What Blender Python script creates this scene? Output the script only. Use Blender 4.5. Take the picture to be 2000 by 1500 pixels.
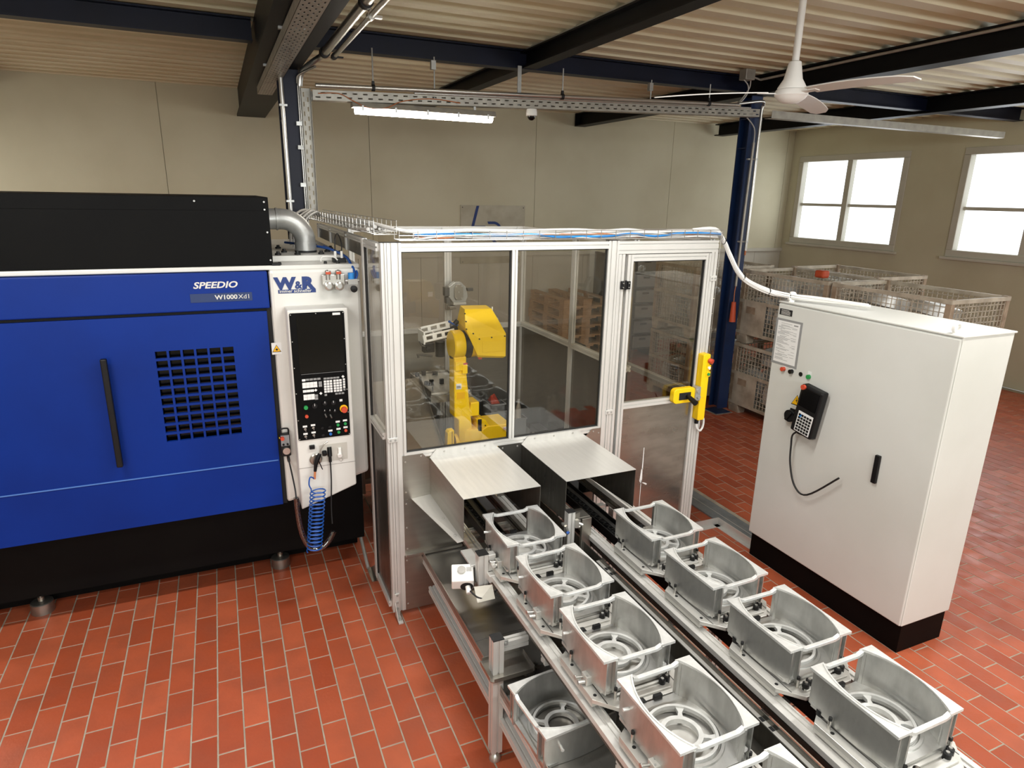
import bpy, bmesh, math, random
from mathutils import Vector, Matrix
random.seed(7)
for o in list(bpy.data.objects): bpy.data.objects.remove(o)
scn = bpy.context.scene
COL = scn.collection
R = math.radians

# ------------------------------------------------------------------ camera
cam_d = bpy.data.cameras.new('camera'); cam = bpy.data.objects.new('camera', cam_d); COL.objects.link(cam)
cam_d.sensor_fit = 'HORIZONTAL'; cam_d.sensor_width = 36; cam_d.lens = 1270/2000*36; cam_d.clip_start = .05; cam_d.clip_end = 100
def cam_axes(pitch, roll, yaw):
    cp, sp, cy, sy = math.cos(pitch), math.sin(pitch), math.cos(yaw), math.sin(yaw)
    f = Vector((sy*cp, cy*cp, -sp)); r = Vector((cy, -sy, 0)); d = f.cross(r)
    cr, sr = math.cos(roll), math.sin(roll)
    return cr*r+sr*d, -sr*r+cr*d, f
cr_, cd_, cf_ = cam_axes(R(16.17), R(-1.17), R(24.04))
CAMZ = 2.5
cam.matrix_world = Matrix((( cr_.x, -cd_.x, -cf_.x, 0), (cr_.y, -cd_.y, -cf_.y, 0), (cr_.z, -cd_.z, -cf_.z, CAMZ), (0, 0, 0, 1)))
scn.camera = cam

# ------------------------------------------------------------------ world, lights, exposure
world = bpy.data.worlds.new('daylight'); scn.world = world; world.use_nodes = True
wb = world.node_tree.nodes['Background']; wb.inputs[0].default_value = (.80, .88, 1, 1); wb.inputs[1].default_value = 1.0
vs = scn.view_settings
vs.view_transform = 'Standard'; vs.look = 'None'; vs.exposure = 0.0; vs.gamma = 1.0; vs.use_curve_mapping = False
scn.cycles.use_denoising = True
scn.cycles.use_adaptive_sampling = True; scn.cycles.adaptive_threshold = .03; scn.cycles.max_bounces = 7; scn.cycles.diffuse_bounces = 3; scn.cycles.glossy_bounces = 4; scn.cycles.transparent_max_bounces = 16
scn.cycles.caustics_reflective = False; scn.cycles.caustics_refractive = False
scn.cycles.sample_clamp_indirect = 4.0
def area(name, loc, rot, sx, sy, power, col=(1, 1, 1)):
    d = bpy.data.lights.new(name, 'AREA'); d.shape = 'RECTANGLE'; d.size = sx; d.size_y = sy; d.energy = power; d.color = col
    o = bpy.data.objects.new(name, d); COL.objects.link(o); o.location = loc; o.rotation_euler = rot; return o
# daylight through the high window band of the wall behind the camera (window_2..4)
for i, x in enumerate((-2.6, .9, 4.4)):
    area('window_daylight', (x, -3.86, 2.85), (R(90), 0, 0), 2.5, .95, 95, (.95, .98, 1))
# daylight through the far right-hand window, plus two added windows that brighten the hall
for y, pw in ((2.3, 45), (5.5, 25), (8.5, 9)):
    area('window_daylight', (9.98, y, 2.52), (R(90), 0, R(90)), 2.0, 1.4, pw, (.95, .98, 1))
LAMPS = [(-1.3, 2.3), (1.5, 2.35), (3.8, 1.5), (-1.3, -.2), (1.5, -.2), (3.8, -1.0), (-3.5, 5.2), (-3.5, 7.6)]  # last two hang out of view, added to brighten the back wall
for x, y in LAMPS:
    area('tube_light', (x, y, 3.375), (0, 0, 0), 1.2, .11, 55 if x < -3 else 50, (1, .995, .975))

# ------------------------------------------------------------------ materials
def lin(h):
    out = []
    for i in (0, 2, 4):
        c = int(h[i:i+2], 16)/255
        out.append(c/12.92 if c <= .04045 else ((c+.055)/1.055)**2.4)
    return tuple(out)+(1,)
def mat(name, col, rough=.5, metal=0., col2=None, scale=6., stretch=None, bump=0., bscale=40., coat=0., rvar=0., spec=.5):
    m = bpy.data.materials.new(name); m.use_nodes = True; nt = m.node_tree; N = nt.nodes; L = nt.links
    b = N['Principled BSDF']; b.inputs['Base Color'].default_value = lin(col); b.inputs['Roughness'].default_value = rough
    b.inputs['Metallic'].default_value = metal; b.inputs['Coat Weight'].default_value = coat; b.inputs['Specular IOR Level'].default_value = spec
    if col2 or bump or rvar:
        tc = N.new('ShaderNodeTexCoord'); mp = N.new('ShaderNodeMapping'); L.new(tc.outputs['Object'], mp.inputs['Vector'])
        if stretch: mp.inputs['Scale'].default_value = stretch
        nz = N.new('ShaderNodeTexNoise'); nz.inputs['Scale'].default_value = scale; nz.inputs['Detail'].default_value = 5
        L.new(mp.outputs['Vector'], nz.inputs['Vector'])
        if col2:
            cr = N.new('ShaderNodeValToRGB'); cr.color_ramp.elements[0].color = lin(col); cr.color_ramp.elements[1].color = lin(col2)
            cr.color_ramp.elements[0].position = .38; cr.color_ramp.elements[1].position = .66
            L.new(nz.outputs['Fac'], cr.inputs['Fac']); L.new(cr.outputs['Color'], b.inputs['Base Color'])
        if rvar:
            mr = N.new('ShaderNodeMapRange'); mr.inputs['From Min'].default_value = .3; mr.inputs['From Max'].default_value = .7
            mr.inputs['To Min'].default_value = max(.02, rough-rvar); mr.inputs['To Max'].default_value = rough+rvar
            L.new(nz.outputs['Fac'], mr.inputs['Value']); L.new(mr.outputs['Result'], b.inputs['Roughness'])
        if bump:
            nb = N.new('ShaderNodeTexNoise'); nb.inputs['Scale'].default_value = bscale; nb.inputs['Detail'].default_value = 4
            L.new(mp.outputs['Vector'], nb.inputs['Vector'])
            bp = N.new('ShaderNodeBump'); bp.inputs['Strength'].default_value = bump; bp.inputs['Distance'].default_value = .004
            L.new(nb.outputs['Fac'], bp.inputs['Height']); L.new(bp.outputs['Normal'], b.inputs['Normal'])
    return m
def glass(name, tint, refl=.10):
    m = bpy.data.materials.new(name); m.use_nodes = True; nt = m.node_tree; N = nt.nodes; L = nt.links
    N.remove(N['Principled BSDF']); out = N['Material Output']
    tr = N.new('ShaderNodeBsdfTransparent'); tr.inputs[0].default_value = lin(tint)
    gl = N.new('ShaderNodeBsdfGlossy'); gl.inputs['Roughness'].default_value = .02; gl.inputs['Color'].default_value = (1, 1, 1, 1)
    fr = N.new('ShaderNodeFresnel'); fr.inputs['IOR'].default_value = 1.5
    ge = N.new('ShaderNodeNewGeometry'); mr = N.new('ShaderNodeMapRange'); mr.inputs['To Min'].default_value = 1.5; mr.inputs['To Max'].default_value = 1/1.5
    L.new(ge.outputs['Backfacing'], mr.inputs['Value']); L.new(mr.outputs['Result'], fr.inputs['IOR'])   # same reflectance on both faces of the sheet
    ma = N.new('ShaderNodeMath'); ma.operation = 'ADD'; ma.inputs[1].default_value = refl-.04
    mx = N.new('ShaderNodeMixShader'); L.new(fr.outputs[0], ma.inputs[0]); L.new(ma.outputs[0], mx.inputs[0])
    L.new(tr.outputs[0], mx.inputs[1]); L.new(gl.outputs[0], mx.inputs[2]); L.new(mx.outputs[0], out.inputs['Surface'])
    return m
def emit(name, col, strength):
    m = bpy.data.materials.new(name); m.use_nodes = True; b = m.node_tree.nodes['Principled BSDF']
    b.inputs['Base Color'].default_value = lin(col); b.inputs['Emission Color'].default_value = lin(col); b.inputs['Emission Strength'].default_value = strength
    return m
def tile_mat():
    m = mat('red_clay_tile', 'a9502f', .42, 0, bump=.25, bscale=60, rvar=.12, scale=9); nt = m.node_tree; N = nt.nodes; L = nt.links; b = N['Principled BSDF']
    oi = N.new('ShaderNodeObjectInfo'); ge = N.new('ShaderNodeNewGeometry'); ad = N.new('ShaderNodeMath'); ad.operation = 'ADD'
    fr = N.new('ShaderNodeMath'); fr.operation = 'FRACT'
    L.new(oi.outputs['Random'], ad.inputs[0]); L.new(ge.outputs['Random Per Island'], ad.inputs[1]); L.new(ad.outputs[0], fr.inputs[0])
    cr = N.new('ShaderNodeValToRGB'); e = cr.color_ramp.elements; e[0].color = lin('9c4629'); e[1].color = lin('b65c3c')
    L.new(fr.outputs[0], cr.inputs['Fac'])
    tc = N.new('ShaderNodeTexCoord'); nz = N.new('ShaderNodeTexNoise'); nz.inputs['Scale'].default_value = 5; nz.inputs['Detail'].default_value = 7
    L.new(ge.outputs['Position'], nz.inputs['Vector'])
    r2 = N.new('ShaderNodeValToRGB'); r2.color_ramp.elements[0].position = .40; r2.color_ramp.elements[0].color = (0, 0, 0, 1); r2.color_ramp.elements[1].position = .75; r2.color_ramp.elements[1].color = (.55, .55, .55, 1)
    L.new(nz.outputs['Fac'], r2.inputs['Fac'])
    mx = N.new('ShaderNodeMix'); mx.data_type = 'RGBA'; L.new(r2.outputs['Color'], mx.inputs[0]); L.new(cr.outputs['Color'], mx.inputs[6]); mx.inputs[7].default_value = lin('8a4a35')
    L.new(mx.outputs[2], b.inputs['Base Color'])
    return m
M = {}
M['tile'] = tile_mat()
M['grout'] = mat('cement_grout', '988e7e', .9, 0, 'a89d8b', 12)
M['wall'] = mat('painted_panel_wall', 'cac3a8', .75, 0, 'c1b99d', 1.2, bump=.05, bscale=20)
M['wall_white'] = mat('white_wall', 'c9c4b6', .7, 0, 'bfbaab', 1.5)
M['ceiling'] = mat('corrugated_roof_sheet', 'e2dcc0', .55, .05, 'dad1b2', 1.5)
M['beam'] = mat('dark_blue_painted_steel', '0f1428', .45, .1, '0b0f20', 3, spec=.3)
M['beam_black'] = mat('black_painted_steel', '0e0e10', .5, 0, '080809', 3, spec=.2)
M['col_blue'] = mat('blue_painted_column', '12294f', .45, .1, '0f2244', 4)
M['galv'] = mat('galvanised_steel', 'b4b4b0', .36, .5, 'a3a39e', 14, rvar=.08)
M['zinc'] = mat('zinc_tray_steel', 'a9a59a', .45, .5, '97938a', 10)
M['pipe'] = mat('bright_steel_pipe', 'c2c0ba', .28, .85)
M['alu'] = mat('anodised_aluminium_profile', 'd8d6d0', .38, .4, 'd0cec8', 3)
M['slot'] = mat('dark_grey_metal', '5b5955', .6, .4)  # plain grey metal for seams, pins, jaws and gripper fingers
M['rubber'] = mat('black_rubber', '101010', .6)
M['black'] = mat('black_plastic', '0b0b0c', .45, 0, '101011', 8, spec=.3)
M['black_gloss'] = mat('black_gloss_panel', '030304', .15, 0, spec=.35)
M['black_mat'] = mat('matt_black_sheet', '030303', .6, 0, '060605', 4, spec=.12)
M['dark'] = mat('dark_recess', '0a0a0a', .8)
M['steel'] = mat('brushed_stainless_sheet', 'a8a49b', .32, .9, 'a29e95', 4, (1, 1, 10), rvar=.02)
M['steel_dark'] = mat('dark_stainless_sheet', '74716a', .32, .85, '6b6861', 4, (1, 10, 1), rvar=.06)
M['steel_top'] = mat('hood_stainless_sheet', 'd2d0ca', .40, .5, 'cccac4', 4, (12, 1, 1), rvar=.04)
M['cast'] = mat('cast_aluminium', 'cbcbc7', .36, .85, 'b0b0ac', 7, (2, 2, .8), bump=.05, bscale=120, rvar=.09)
M['cast_top'] = mat('milled_cast_aluminium', 'dededa', .40, .5, 'd0d0cc', 30)
M['plate'] = mat('milled_aluminium_plate', 'cfcdc6', .38, .5, 'c2c0b9', 5)
M['white'] = mat('white_machine_enamel', 'd6d4cd', .38, 0, 'd0cec7', 2, coat=.1)
M['cab'] = mat('light_grey_cabinet_enamel', 'cfcfc8', .42, 0, 'c8c8c0', 1.5, bump=.04, bscale=200)
M['blue'] = mat('blue_machine_enamel', '00297a', .45, 0, '002571', 2, spec=.2)
M['blue_dark'] = mat('dark_blue_badge', '122c5a', .4)
M['navy'] = mat('navy_print', '0f2f6d', .5)
M['ink'] = mat('black_print', '151515', .6)
M['silver'] = mat('silver_lettering', 'd0cec8', .35, .4)
M['yellow'] = mat('yellow_robot_enamel', 'ffd400', .40, 0, 'fbcd00', 4)
M['yellow_sw'] = mat('yellow_switch_plastic', 'f0c400', .45)
M['sign_yellow'] = mat('yellow_warning_print', 'f2b705', .5)
M['red'] = mat('red_plastic', 'c0442a', .45)
M['orange'] = mat('orange_cap', 'bb4a26', .55)
M['green'] = mat('green_button', '1f8a45', .4)
M['blue_btn'] = mat('blue_button', '1f5fa8', .4)
M['hose_blue'] = mat('blue_air_hose', '1c4f9c', .35)
M['cable_blue'] = mat('blue_cable', '2f8ddd', .4)
M['cable_white'] = mat('white_cable', 'dcdad4', .45)
M['cable_grey'] = mat('grey_cable', 'b4b2ac', .45)
M['cable_orange'] = mat('orange_cable', 'b56a3c', .5)
M['wood'] = mat('pallet_pine', 'b08a62', .75, 0, '8f6c49', 7, (1, 6, 6), bump=.2, bscale=30)
M['paper'] = mat('white_paper', 'e0dfdb', .7)
M['greyframe'] = mat('grey_paper_frame', '8a8a88', .6)
M['fan'] = mat('white_fan_enamel', 'eceae4', .35)
M['crate'] = mat('worn_crate_steel', 'cdc3b0', .55, .25, 'a89c89', 6, bump=.1)
M['crate_rust'] = mat('rusty_crate_post', 'b09c84', .65, .15, '8a7560', 8, bump=.2)
M['boxgrey'] = mat('grey_plastic_box', '8e8f90', .5, 0, '848586', 5)
M['rack'] = mat('dark_rack_steel', '2b2b2d', .5, .2)
M['floorgrey'] = mat('grey_floor_duct', '8b9092', .5, .35, '7d8284', 9, rvar=.1)
M['clear_plastic'] = glass('cloudy_plastic_sleeve', 'd8d8d4', .16)
M['pane'] = glass('polycarbonate_pane', 'fbfaf7', .042)
M['pane_door'] = glass('door_pane', 'e9e6df', .06)
M['sky_pane'] = emit('daylit_window_pane', 'e6eef5', 2.2)
M['tube_on'] = emit('lit_fluorescent_tube', 'fff6e8', 40)
M['tray_steel'] = mat('pale_tray_steel', 'a9a69f', .30, .8, '9f9c95', 3, rvar=.05)
M['concrete'] = mat('concrete_base', '8c857a', .9, 0, '787166', 15)

# ------------------------------------------------------------------ mesh builder
class MB:
    def __init__(s, T=None): s.v = []; s.f = []; s.T = T
    def add(s, vs_, fs):
        n = len(s.v)
        s.v += [tuple(s.T @ Vector(v)) for v in vs_] if s.T else [tuple(v) for v in vs_]
        s.f += [tuple(i+n for i in f) for f in fs]; return s
    def box(s, x0, x1, y0, y1, z0, z1):
        v = [(x, y, z) for x in (x0, x1) for y in (y0, y1) for z in (z0, z1)]
        return s.add(v, [(0, 1, 3, 2), (4, 6, 7, 5), (0, 4, 5, 1), (2, 3, 7, 6), (0, 2, 6, 4), (1, 5, 7, 3)])
    def cbox(s, c, d, rot=None):
        v = [Vector((sx*d[0]/2, sy*d[1]/2, sz*d[2]/2)) for sx in (-1, 1) for sy in (-1, 1) for sz in (-1, 1)]
        if rot is not None: v = [rot @ p for p in v]
        return s.add([p+Vector(c) for p in v], [(0, 1, 3, 2), (4, 6, 7, 5), (0, 4, 5, 1), (2, 3, 7, 6), (0, 2, 6, 4), (1, 5, 7, 3)])
    def cyl(s, p0, p1, r, n=16, r1=None):
        p0, p1 = Vector(p0), Vector(p1); r1 = r if r1 is None else r1
        a = (p1-p0).normalized(); u = a.orthogonal().normalized(); w = a.cross(u)
        v = []
        for p, q in ((p0, r), (p1, r1)):
            v += [p+(u*math.cos(2*math.pi*i/n)+w*math.sin(2*math.pi*i/n))*q for i in range(n)]
        f = [(i, (i+1) % n, n+(i+1) % n, n+i) for i in range(n)]+[tuple(reversed(range(n))), tuple(range(n, 2*n))]
        return s.add(v, f)
    def tube(s, pts, r, n=8, caps=True):
        P = [Vector(p) for p in pts]; v = []; u = None
        for i, p in enumerate(P):
            t = (P[min(i+1, len(P)-1)]-P[max(i-1, 0)]).normalized()
            u = t.orthogonal().normalized() if u is None else (u-t*u.dot(t)).normalized()
            w = t.cross(u)
            rr = r[i] if isinstance(r, (list, tuple)) else r
            v += [p+(u*math.cos(2*math.pi*k/n)+w*math.sin(2*math.pi*k/n))*rr for k in range(n)]
        f = [(i*n+k, i*n+(k+1) % n, (i+1)*n+(k+1) % n, (i+1)*n+k) for i in range(len(P)-1) for k in range(n)]
        if caps: f += [tuple(reversed(range(n))), tuple(range((len(P)-1)*n, len(P)*n))]
        return s.add(v, f)
    def prism(s, poly, axis, a, b):
        n = len(poly)
        def m(p, t): return (t, p[0], p[1]) if axis == 'x' else (p[0], t, p[1]) if axis == 'y' else (p[0], p[1], t)
        return s.add([m(p, a) for p in poly]+[m(p, b) for p in poly],
                     [(i, (i+1) % n, n+(i+1) % n, n+i) for i in range(n)]+[tuple(reversed(range(n))), tuple(range(n, 2*n))])
    def lathe(s, prof, c, n=32, axis='z', a0=0, a1=2*math.pi, close=False):
        full = abs(a1-a0-2*math.pi) < 1e-6; m = n if full else n+1; v = []
        for i in range(m):
            a = a0+(a1-a0)*i/n; ca, sa = math.cos(a), math.sin(a)
            for r, z in prof:
                p = (r*ca, r*sa, z) if axis == 'z' else (r*ca, z, r*sa) if axis == 'y' else (z, r*ca, r*sa)
                v.append((p[0]+c[0], p[1]+c[1], p[2]+c[2]))
        k = len(prof); f = []
        for i in range(n):
            j = (i+1) % m
            for q in range(k if close else k-1):
                f.append((i*k+q, j*k+q, j*k+(q+1) % k, i*k+(q+1) % k))
        return s.add(v, f)
    def bar(s, p0, p1, w, h, side, sw=1, sh=1, slot=.009, dep=.007):
        """slotted aluminium extrusion from p0 to p1, w along 'side', h along the third axis; sw/sh slots per face"""
        p0, p1, u = Vector(p0), Vector(p1), Vector(side).normalized(); t = (p1-p0).normalized(); q = t.cross(u)
        poly = []
        def edge(a, b, k, inward):
            d = (b-a); L_ = d.length; d = d/L_
            poly.append(a)
            for i in range(k):
                c = a+d*L_*(i+.5)/k
                for sgn, dd in ((-1, 0), (-1, 1), (1, 1), (1, 0)): poly.append(c+d*sgn*slot/2+inward*dd*dep)
        A, B, C_, D = Vector((-w/2, -h/2)), Vector((w/2, -h/2)), Vector((w/2, h/2)), Vector((-w/2, h/2))
        edge(A, B, sw, Vector((0, 1))); edge(B, C_, sh, Vector((-1, 0))); edge(C_, D, sw, Vector((0, -1))); edge(D, A, sh, Vector((1, 0)))
        n = len(poly)
        v = [e+u*p.x+q*p.y for e in (p0, p1) for p in poly]
        return s.add(v, [(i, (i+1) % n, n+(i+1) % n, n+i) for i in range(n)]+[tuple(reversed(range(n))), tuple(range(n, 2*n))])
    def plate_holes(s, o, U, V, lu, lv, holes, th):
        """plate in plane (U,V) at o with rectangular holes [(u0,u1,v0,v1)], thickness th along U x V"""
        o, U, V = Vector(o), Vector(U), Vector(V); W = U.cross(V)
        us = sorted({0, lu, *[h[0] for h in holes], *[h[1] for h in holes]}); vv = sorted({0, lv, *[h[2] for h in holes], *[h[3] for h in holes]})
        hs = set()
        ui = {u: i for i, u in enumerate(us)}; vi = {x: i for i, x in enumerate(vv)}
        for h in holes:
            for i in range(ui[h[0]], ui[h[1]]):
                for j in range(vi[h[2]], vi[h[3]]): hs.add((i, j))
        nu, nv = len(us), len(vv)
        pts = [o+U*u+V*v+W*w for w in (0, th) for u in us for v in vv]; k = nu*nv; f = []
        solid = lambda i, j: 0 <= i < nu-1 and 0 <= j < nv-1 and (i, j) not in hs
        for i in range(nu-1):
            for j in range(nv-1):
                if not solid(i, j): continue
                a, b, c, d = i*nv+j, (i+1)*nv+j, (i+1)*nv+j+1, i*nv+j+1
                f += [(d, c, b, a), (a+k, b+k, c+k, d+k)]
                for (di, dj, p, q) in ((0, -1, a, b), (1, 0, b, c), (0, 1, c, d), (-1, 0, d, a)):
                    if not solid(i+di, j+dj): f.append((p, q, q+k, p+k))
        return s.add(pts, f)
    def mesh(s, name, m, smooth=None):
        me = bpy.data.meshes.new(name); me.from_pydata(s.v, [], s.f); me.update()
        bm = bmesh.new(); bm.from_mesh(me); bmesh.ops.recalc_face_normals(bm, faces=bm.faces); bm.to_mesh(me); bm.free()
        me.materials.append(M[m] if isinstance(m, str) else m)
        if smooth: me.shade_smooth(); me.set_sharp_from_angle(angle=R(smooth))
        return me
    def build(s, name, m, parent=None, smooth=None, bevel=0, local=False):
        o = bpy.data.objects.new(name, s.mesh(name, m, smooth)); COL.objects.link(o)
        if parent is not None:
            o.parent = parent
            if not local: o.matrix_parent_inverse = MW[parent].inverted()
        LAST.append(o)
        MW[o] = Matrix() if not local else MW.get(parent, Matrix())
        if bevel:
            b = o.modifiers.new('edge', 'BEVEL'); b.width = bevel; b.segments = 2; b.limit_method = 'ANGLE'; b.angle_limit = R(40)
        return o
MW = {}; LAST = []
def tag(o, label=None, cat=None, group=None, kind=None):
    if label: o['label'] = label
    if cat: o['category'] = cat
    if group: o['group'] = group
    if kind: o['kind'] = kind
    return o
def thing(name, label, cat, loc=(0, 0, 0), rz=0, group=None, kind=None):
    o = bpy.data.objects.new(name, None); COL.objects.link(o); o.empty_display_size = .1
    o.location = loc; o.rotation_euler = (0, 0, rz)
    MW[o] = Matrix.Translation(loc) @ Matrix.Rotation(rz, 4, 'Z')
    return tag(o, label, cat, group, kind)
def copy_tree(o, parent=None):
    c = o.copy(); COL.objects.link(c); MW[c] = MW[o]
    if parent is not None: c.parent = parent
    for ch in [x for x in KIDS(o)]: copy_tree(ch, c)
    return c
def KIDS(o): return [x for x in bpy.data.objects if x.parent == o]
def text(s, size, loc, rot, m, parent, name='lettering', ext=.0008, bold=0., shear=0., sx=1., align='LEFT'):
    cu = bpy.data.curves.new('t', 'FONT'); cu.body = s; cu.size = size; cu.extrude = ext; cu.offset = bold; cu.shear = shear; cu.align_x = align; cu.resolution_u = 3
    t = bpy.data.objects.new('t', cu); COL.objects.link(t); bpy.context.view_layer.update()
    me = bpy.data.meshes.new_from_object(t.evaluated_get(bpy.context.evaluated_depsgraph_get()))
    bpy.data.objects.remove(t); bpy.data.curves.remove(cu)
    me.transform(Matrix.Translation(loc) @ rot.to_4x4() @ Matrix.Diagonal((sx, 1, 1, 1)))
    me.materials.clear(); me.materials.append(M[m])
    o = bpy.data.objects.new(name, me); COL.objects.link(o)
    if parent is not None: o.parent = parent; o.matrix_parent_inverse = MW[parent].inverted()
    MW[o] = Matrix(); return o
FRONT = Matrix.Rotation(R(90), 3, 'X')                                   # reads from -Y
LEFTF = Matrix.Rotation(R(-90), 3, 'Z') @ Matrix.Rotation(R(90), 3, 'X')  # reads from -X
def smoothpath(pts, n=6):
    P = [Vector(p) for p in pts]; out = []
    for i in range(len(P)-1):
        a, b, c, d = P[max(i-1, 0)], P[i], P[i+1], P[min(i+2, len(P)-1)]
        for k in range(n):
            t = k/n
            out.append(.5*((2*b)+(c-a)*t+(2*a-5*b+4*c-d)*t*t+(3*b-a-3*c+d)*t**3))
    return out+[P[-1]]
def rrect(x0, x1, y0, y1, r, n=4):
    out = []
    for cx, cy, a in ((x1-r, y1-r, 0), (x0+r, y1-r, 90), (x0+r, y0+r, 180), (x1-r, y0+r, 270)):
        out += [(cx+r*math.cos(R(a+90*i/n)), cy+r*math.sin(R(a+90*i/n))) for i in range(n+1)]
    return out

# ================================================================== THE SETTING
XL, XR, YF, YB, ZC = -4.8, 10.1, -4.0, 9.8, 3.76
floor = tag(MB().box(XL, XR, YF, YB, -.08, -.0018).build('floor', 'grout'), 'red clay tile floor with pale grout joints', kind='structure')
PX, PY = .1158, .25
cand = []
for i in range(-26, 88):
    x = .0025+i*PX
    for j in range(0, 40):
        y = .22+j*PY+(.125 if i % 2 else 0)
        if x+PX > XR-.05 or y+PY > YB-.02 or x < -3: continue
        if 3.46 < x+PX/2 < 3.66 and 3.2 < y < 9: continue
        cx, cy = x+PX/2, y+PY/2
        q = Vector((cx, cy, -CAMZ)); d = q.dot(cf_); u, w = 1000+1270*q.dot(cr_)/d, 750+1270*q.dot(cd_)/d
        vis = d > .3 and -60 < u < 2060 and w < 1560 and not (.98 < cx < 2.25 and cy < 5) and not (cx < .7 and cy > 4.1) and not (cx > 3.36 and cy < 3.1) and not (2.2 < cx < 3.0 and cy > 3.4)
        cand.append((d if vis else 50+d, x, y))
cand.sort()
tm = MB()
def tile_mesh(mb, x, y, z=0.):
    e = .0036; c = .0012
    x0, x1, y0, y1 = x+e, x+PX-e, y+e, y+PY-e
    v = [(x0, y0, -.008), (x1, y0, -.008), (x1, y1, -.008), (x0, y1, -.008), (x0, y0, -c+z), (x1, y0, -c+z), (x1, y1, -c+z), (x0, y1, -c+z),
         (x0+c, y0+c, z), (x1-c, y0+c, z), (x1-c, y1-c, z), (x0+c, y1-c, z)]
    mb.add(v, [(0, 1, 5, 4), (1, 2, 6, 5), (2, 3, 7, 6), (3, 0, 4, 7), (4, 5, 9, 8), (5, 6, 10, 9), (6, 7, 11, 10), (7, 4, 8, 11), (8, 9, 10, 11)])
one = MB(); tile_mesh(one, 0, 0); tme = one.mesh('tile', 'tile')
for k, (d, x, y) in enumerate(cand):
    if k < 300:
        o = bpy.data.objects.new('tile', tme); COL.objects.link(o); o.parent = floor; o.location = (x, y, random.uniform(-.0008, .0006))
    else: tile_mesh(tm, x, y, random.uniform(-.0008, .0006))
tag(tm.build('tile_field', 'tile', floor), 'remaining red clay floor tiles', kind='stuff')

# back wall out of tall panels
wall = tag(MB().box(XL, XR+.3, YB+.03, YB+.2, 0, 4.2).build('wall_back', 'wall'), 'beige panelled back wall', kind='structure')
xs = [XL]+[2.08+2.62*k for k in range(-2, 4)]; xs = sorted(x for x in xs if x < XR)+[XR]
for a, b in zip(xs, xs[1:]):
    MB().box(a+.003, b-.003, YB, YB+.03, 1.62, 4.2).build('panel', 'wall', wall)
lx = [XL+.95*k for k in range(int((XR-XL)/.95)+1)]+[XR]
for a, b in zip(lx, lx[1:]):
    MB().box(a+.003, b-.003, YB+.002, YB+.03, .0, 1.56).build('panel', 'wall_white', wall)
MB().box(XL, XR, YB-.035, YB+.02, 1.56, 1.62).build('ledge', 'wall_white', wall)
# right wall with a window, plus two windows added for side light
wr = MB(); wy = [YF, 1.25, 3.35, 4.45, 6.55, 7.4, 9.6, YB]
for k in range(0, 8, 2): wr.box(XR, XR+.25, wy[k], wy[k+1], 0, 4.2)
for k in (1, 3, 5): wr.box(XR, XR+.25, wy[k], wy[k+1], 0, 1.74); wr.box(XR, XR+.25, wy[k], wy[k+1], 3.3, 4.2)
tag(wr.build('wall_right', 'wall'), 'side wall with tall framed windows, the nearer two added', kind='structure')
for k, (a_, c_, lab) in enumerate(((7.4, 9.6, 'bright framed window in the side wall beside the crates'), (4.45, 6.55, 'middle framed window added to the side wall for extra daylight'), (1.25, 3.35, 'near framed window added to the side wall for extra daylight'))):
    w1 = tag(MB().box(XR+.12, XR+.13, a_+.05, c_-.05, 1.8, 3.25).build('window_%d' % (k+1), 'sky_pane'), lab, kind='structure')
    for a, b, c, d in ((a_, c_, 1.74, 1.84), (a_, c_, 3.2, 3.3), (a_, a_+.1, 1.84, 3.2), (c_-.1, c_, 1.84, 3.2)): MB().box(XR-.02, XR+.11, a, b, c, d).build('window_frame', 'wall_white', w1, bevel=.008)
    m_ = (a_+c_)/2; MB().box(XR+.0, XR+.1, m_-.05, m_+.05, 1.84, 3.2).build('mullion', 'wall_white', w1)
    MB().box(XR+.05, XR+.1, a_+.1, m_-.05, 2.42, 2.47).build('muntin', 'wall_white', w1); MB().box(XR+.05, XR+.1, m_+.05, c_-.1, 2.42, 2.47).build('muntin', 'wall_white', w1)
    MB().box(XR-.06, XR+.02, a_-.05, c_+.05, 1.70, 1.74).build('window_sill', 'wall_white', w1, bevel=.005)
tag(MB().box(XL-.2, XL, YF, YB, 0, 4.2).build('wall_left', 'wall_white'), 'white side wall', kind='structure')
wf = MB()
wf.box(XL, XR, YF-.2, YF, 0, 2.3); wf.box(XL, XR, YF-.2, YF, 3.4, 4.2)
edges = [XL, -3.95, -1.25, -.45, 2.25, 3.05, 5.75, XR]
for k in range(0, 8, 2): wf.box(edges[k], edges[k+1], YF-.2, YF, 2.3, 3.4)
tag(wf.build('wall_front', 'wall_white'), 'wall behind the photographer with a window band', kind='structure')
for k, x in enumerate((-2.6, .9, 4.4)):
    f = MB()
    for a, b, c, d in ((x-1.35, x+1.35, 2.3, 2.36), (x-1.35, x+1.35, 3.34, 3.4), (x-1.35, x-1.29, 2.36, 3.34), (x+1.29, x+1.35, 2.36, 3.34), (x-.03, x+.03, 2.36, 3.34)): f.box(a, b, YF-.12, YF-.04, c, d)
    wn = tag(f.build('window_%d' % (k+4), 'wall_white'), 'high window in the wall behind the photographer, %s' % ('machine side', 'middle', 'cabinet side')[k], kind='structure')
    MB().box(x-1.29, x+1.29, YF-.1, YF-.095, 2.36, 3.34).build('pane', 'sky_pane', wn)
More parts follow.
